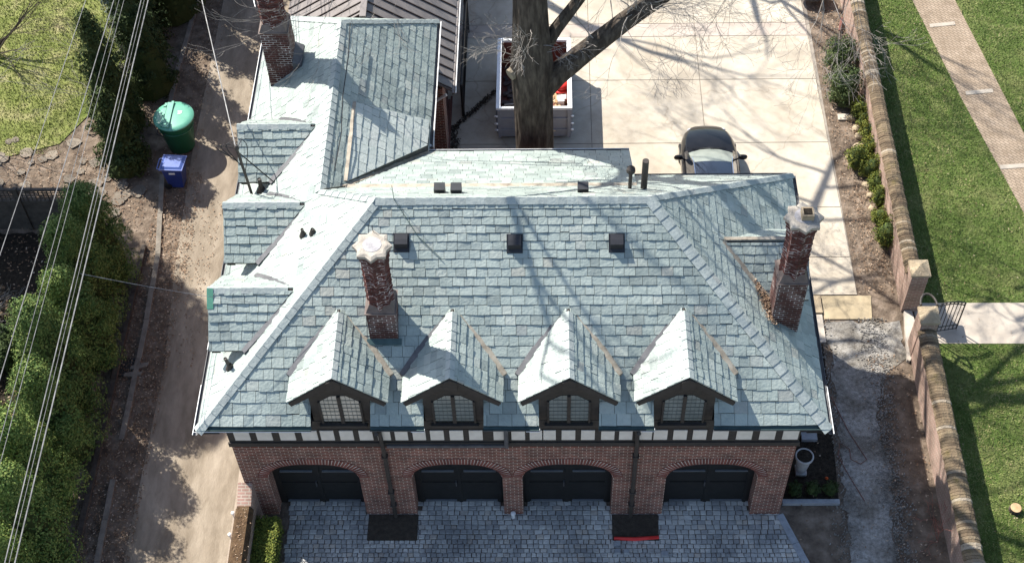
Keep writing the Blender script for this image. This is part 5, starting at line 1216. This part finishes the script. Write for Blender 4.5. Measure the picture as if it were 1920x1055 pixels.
def rsec(y, hw, z, dz=0): return [V((CX+hw*t, y, z+dz-.05*t*t*1.2)) for t in (-1,-.75,-.4,0,.4,.75,1)]
def surf(b, rows):
    n = len(b.v); k = len(rows[0])
    for r in rows: b.v += [tuple(p) for p in r]
    for i in range(len(rows)-1):
        for j in range(k-1): b.f.append((n+i*k+j, n+i*k+j+1, n+(i+1)*k+j+1, n+(i+1)*k+j)); b.mi.append(b.cm)
surf(b, [rsec(*r) for r in R[2:6]]); b.build('roof_panel', M['carglass'], car, smooth=True)
b = MB(); rows = [[p+V((0,-.10*abs((p.x-CX)/.72)**2,0)) for p in rsec(13.02,.78,1.0)], [p+V((0,-.09*abs((p.x-CX)/.7)**2,0)) for p in rsec(12.72,.74,1.16)], [p+V((0,-.06*abs((p.x-CX)/.65)**2,0)) for p in rsec(12.4,.67,1.32)], rsec(12.1,.62,1.40)]
surf(b, rows); b.build('windscreen', M['shade'], car, smooth=True)
b = MB(); surf(b, [[p+V((0,-.08*abs((p.x-CX)/.72)**2,0)) for p in rsec(13.14,.80,.99)], [p+V((0,-.10*abs((p.x-CX)/.72)**2,.012)) for p in rsec(13.0,.78,1.015)]])
b.tube([(CX-.6,12.98,1.035),(CX-.1,13.04,1.05)], .012, 4); b.tube([(CX+.02,13.0,1.035),(CX+.55,13.02,1.05)], .012, 4); b.build('wiper_cowl', M['black'], car)
b = MB(); surf(b, [rsec(*r) for r in R[5:]]); b.build('rear_window', M['carglass'], car, smooth=True)
for s in (-1,1):
    b = MB()
    ys_ = [12.9,12.35,12.1,11.6,10.9,10.4,10.05]; zt_ = [1.03,1.24,1.34,1.40,1.40,1.32,1.14]; tw_ = [.75,.67,.63,.61,.61,.63,.67]
    n = len(b.v)
    for y, zt, tw in zip(ys_, zt_, tw_): b.v += [(CX+s*.84,y,.95), (CX+s*tw,y,zt)]
    for i in range(len(ys_)-1): b.f.append((n+2*i,n+2*i+1,n+2*i+3,n+2*i+2)); b.mi.append(0)
    b.build('side_window', M['carglass'], car)
    b = MB(); b.tube([(CX+s*.66,12.35,1.30),(CX+s*.625,12.1,1.385),(CX+s*.615,11.6,1.43),(CX+s*.615,10.9,1.43),(CX+s*.63,10.4,1.35)], .022, 6); b.build('roof_rail', M['chrome'], car)
    b = MB(); b.tube([(CX+s*.86,12.6,.93),(CX+s*.95,12.6,.98)], .03, 6)
    n = len(b.v); b.lathe((CX+s*1.06,12.62,.93), [(.03,0),(.14,.02),(.155,.08),(.13,.14),(.05,.17)], 12, 1, .5); b.build('mirror', M['paint'], car, smooth=True)
    b = MB(); b.tube([(CX+s*.925,12.9,.86),(CX+s*.93,10.4,.90)], .012, 4); b.build('side_trim', M['chrome'], car)
    b = MB(); b.lathe((CX+s*.52,14.2,.60), [(.06,0),(.14,.03),(.12,.09),(.03,.12)], 12, 1, .5); b.build('headlight', M['lens'], car, smooth=True)
    for y in (13.45,10.65):
        b = MB(); b.tube([(CX+s*.74,y,.32),(CX+s*.945,y,.32)], .32, 20); wh = b.build('wheel', M['black'], car); b = MB(); b.tube([(CX+s*.946,y,.32),(CX+s*.952,y,.32)], .2, 12); b.build('rim', M['chrome'], wh)

# ---------------------------------------------------------------- small things
pt = thing('planter', (7.82,1.35,0), 'white urn planter filled with dark soil beside the brick corner', 'planter')
b = MB(); b.box(7.63,7.97,1.18,1.52,0,.16); b.lathe((7.8,1.35,.155), [(.16,0),(.17,.05),(.175,.1),(.205,.35),(.235,.6),(.245,.70),(.285,.73),(.295,.80),(.27,.83),(.245,.82),(.24,.76)], 28, caps=False); b.build('urn', M['pot'], pt, smooth=True)
b = MB(); b.lathe((7.8,1.35,.955), [(.242,.0),(.1,.03)], 20); b.build('soil', M['mulch'], pt); pt.scale = (.9,.9,.92)
b = MB(); b.lathe((13.62,.11,0), [(.17,0),(.16,.1),(.155,.16)], 16); st = b.build('tree_stump', M['bark'], **tg('pale freshly cut round tree stump in the lawn near the right edge', 'stump')); st2 = MB(); st2.lathe((13.62,.11,.16), [(.15,0),(.148,.006)], 16); st2.build('cut_face', M['cutwood'], st)
b = MB(); b.box(10.68,11.08,15.24,15.52,-.02,.04); b.build('cover_plate', M['bar'], **tg('square grey metal cover plate set in the soil by the driveway', 'cover plate'))
b = MB(); b.lathe((10.5,21.45,.12), [(.25,0),(.5,.12),(.6,.3),(.57,.34),(.3,.30)], 24, 1.05, .7); b.build('dark_planter', M['flashdark'], smooth=True, **tg('wide dark bowl planter cut by the top edge beside the driveway', 'planter'))
b = MB(); b.tube([(11.45,20.3,.12),(11.35,19.9,.1),(11.3,19.7,.06)], [.05,.06,.05], 6); b.build('short_log', M['lumber'], **tg('short brown log lying against the foot of the wall near the top', 'log'))
b = MB(); b.tube([(2.42,-.77,.03),(3.0,-.80,.05),(3.66,-.74,.04)], [.05,.055,.05], 8); b.obox((3.5,-.78,.09), V((.12,.02,0)), V((0,.03,0)), V((0,0,.01))); b.build('red_roll', M['red'], **tg('long thin red roll lying at the edge of the soil bed in the cobbles', 'roll'))
b = MB(); b.tube([(-.38,-.1,-.02),(-.38,-.1,.2)], .055, 12); b.lathe((-.38,-.1,.2), [(.07,0),(.07,.05),(.03,.07)], 12); b.build('white_pipe_stub', M['whitemetal'], **tg('short white pipe stub at the foot of the brick pier between two doors', 'pipe'))
for k, (x, y, s) in enumerate([(2.5,-.95,.1),(2.5,-1.18,.09),(2.75,-1.19,.09),(3.8,-1.25,.11)]):
    b = MB(); b.prism([(x-s,y-s*.8,.01),(x+s,y-s*.8,.01),(x+s,y+s*.8,.01),(x-s,y+s*.8,.01)], [(x-s*.8,y-s*.65,.1),(x+s*.8,y-s*.65,.1),(x+s*.8,y+s*.65,.1),(x-s*.8,y+s*.65,.1)])
    b.build('loose_sett', M['granite'], **tg(['loose paving sett just below the red roll','loose paving sett, left of a pair below the red roll','loose paving sett, right of a pair below the red roll','loose paving sett apart from the others, in front of the right door pier'][k], 'paving stone', 'loose setts'))
b = MB(); b.lathe((8.52,1.12,0), [(.03,0),(.05,.04),(.02,.09)], 8); b.build('orange_ball', mat('orange', (.55,.09,.02), bump=0), **tg('small orange ball in the dark bed near the box balls', 'ball'))
b = MB(); b.tube([(7.1,4.5,.03),(7.14,3.0,.03),(7.1,1.9,.04),(7.17,1.2,.03),(7.12,.6,.04),(7.16,.45,.03)], .013, 5); b.build('garden_hose', M['pot'], **tg('thin grey hose lying along the foot of the east brick wall', 'hose'))
b = MB(); b.box(7.95,8.4,2.35,2.6,-.01,.12); b.build('grey_block', M['granite'], **tg('grey stone block in the dark bed under the east eave', 'block'))
b = MB()
hp = [(9.0,3.9),(9.2,3.2),(9.35,2.7),(9.6,2.1),(9.75,1.75),(9.55,1.6),(9.3,1.75),(9.3,2.1),(9.05,2.3),(8.95,1.9),(9.1,1.4),(9.3,.9),(9.5,.4)]
b.tube([(x,y,.01) for x,y in hp], .012, 4); b.build('vine_stem', M['lumber'], **tg('thin reddish vine stem looping across the gravel path', 'vine'))
b = MB(); rg = random.Random(8)
for i in range(5): grow(b, (11.3+.1*rg.random(),.1-1.0*rg.random(),0), (-.3,rg.gauss(0,.3),1), .5, .012, 3, lambda p: True, rg, .6, .05)
b.build('red_twig_shrub', mat('red_twig', [(.22,.08,.06),(.32,.14,.10)], bump=0), **tg('reddish leafless twiggy shrub against the near garden wall', 'shrub'))
b = MB(); rg = random.Random(9)
for (x,y) in ((11.05,17.9),):
    for i in range(4): grow(b, (x,y,.8), (rg.gauss(0,.5),rg.gauss(-.3,.4),.8), .38, .012, 3, lambda p: True, rg, .8, 0)
b.build('bare_whip', M['twig'], **tg('pale bare branching stems over the large grey-green shrub', 'branch'))
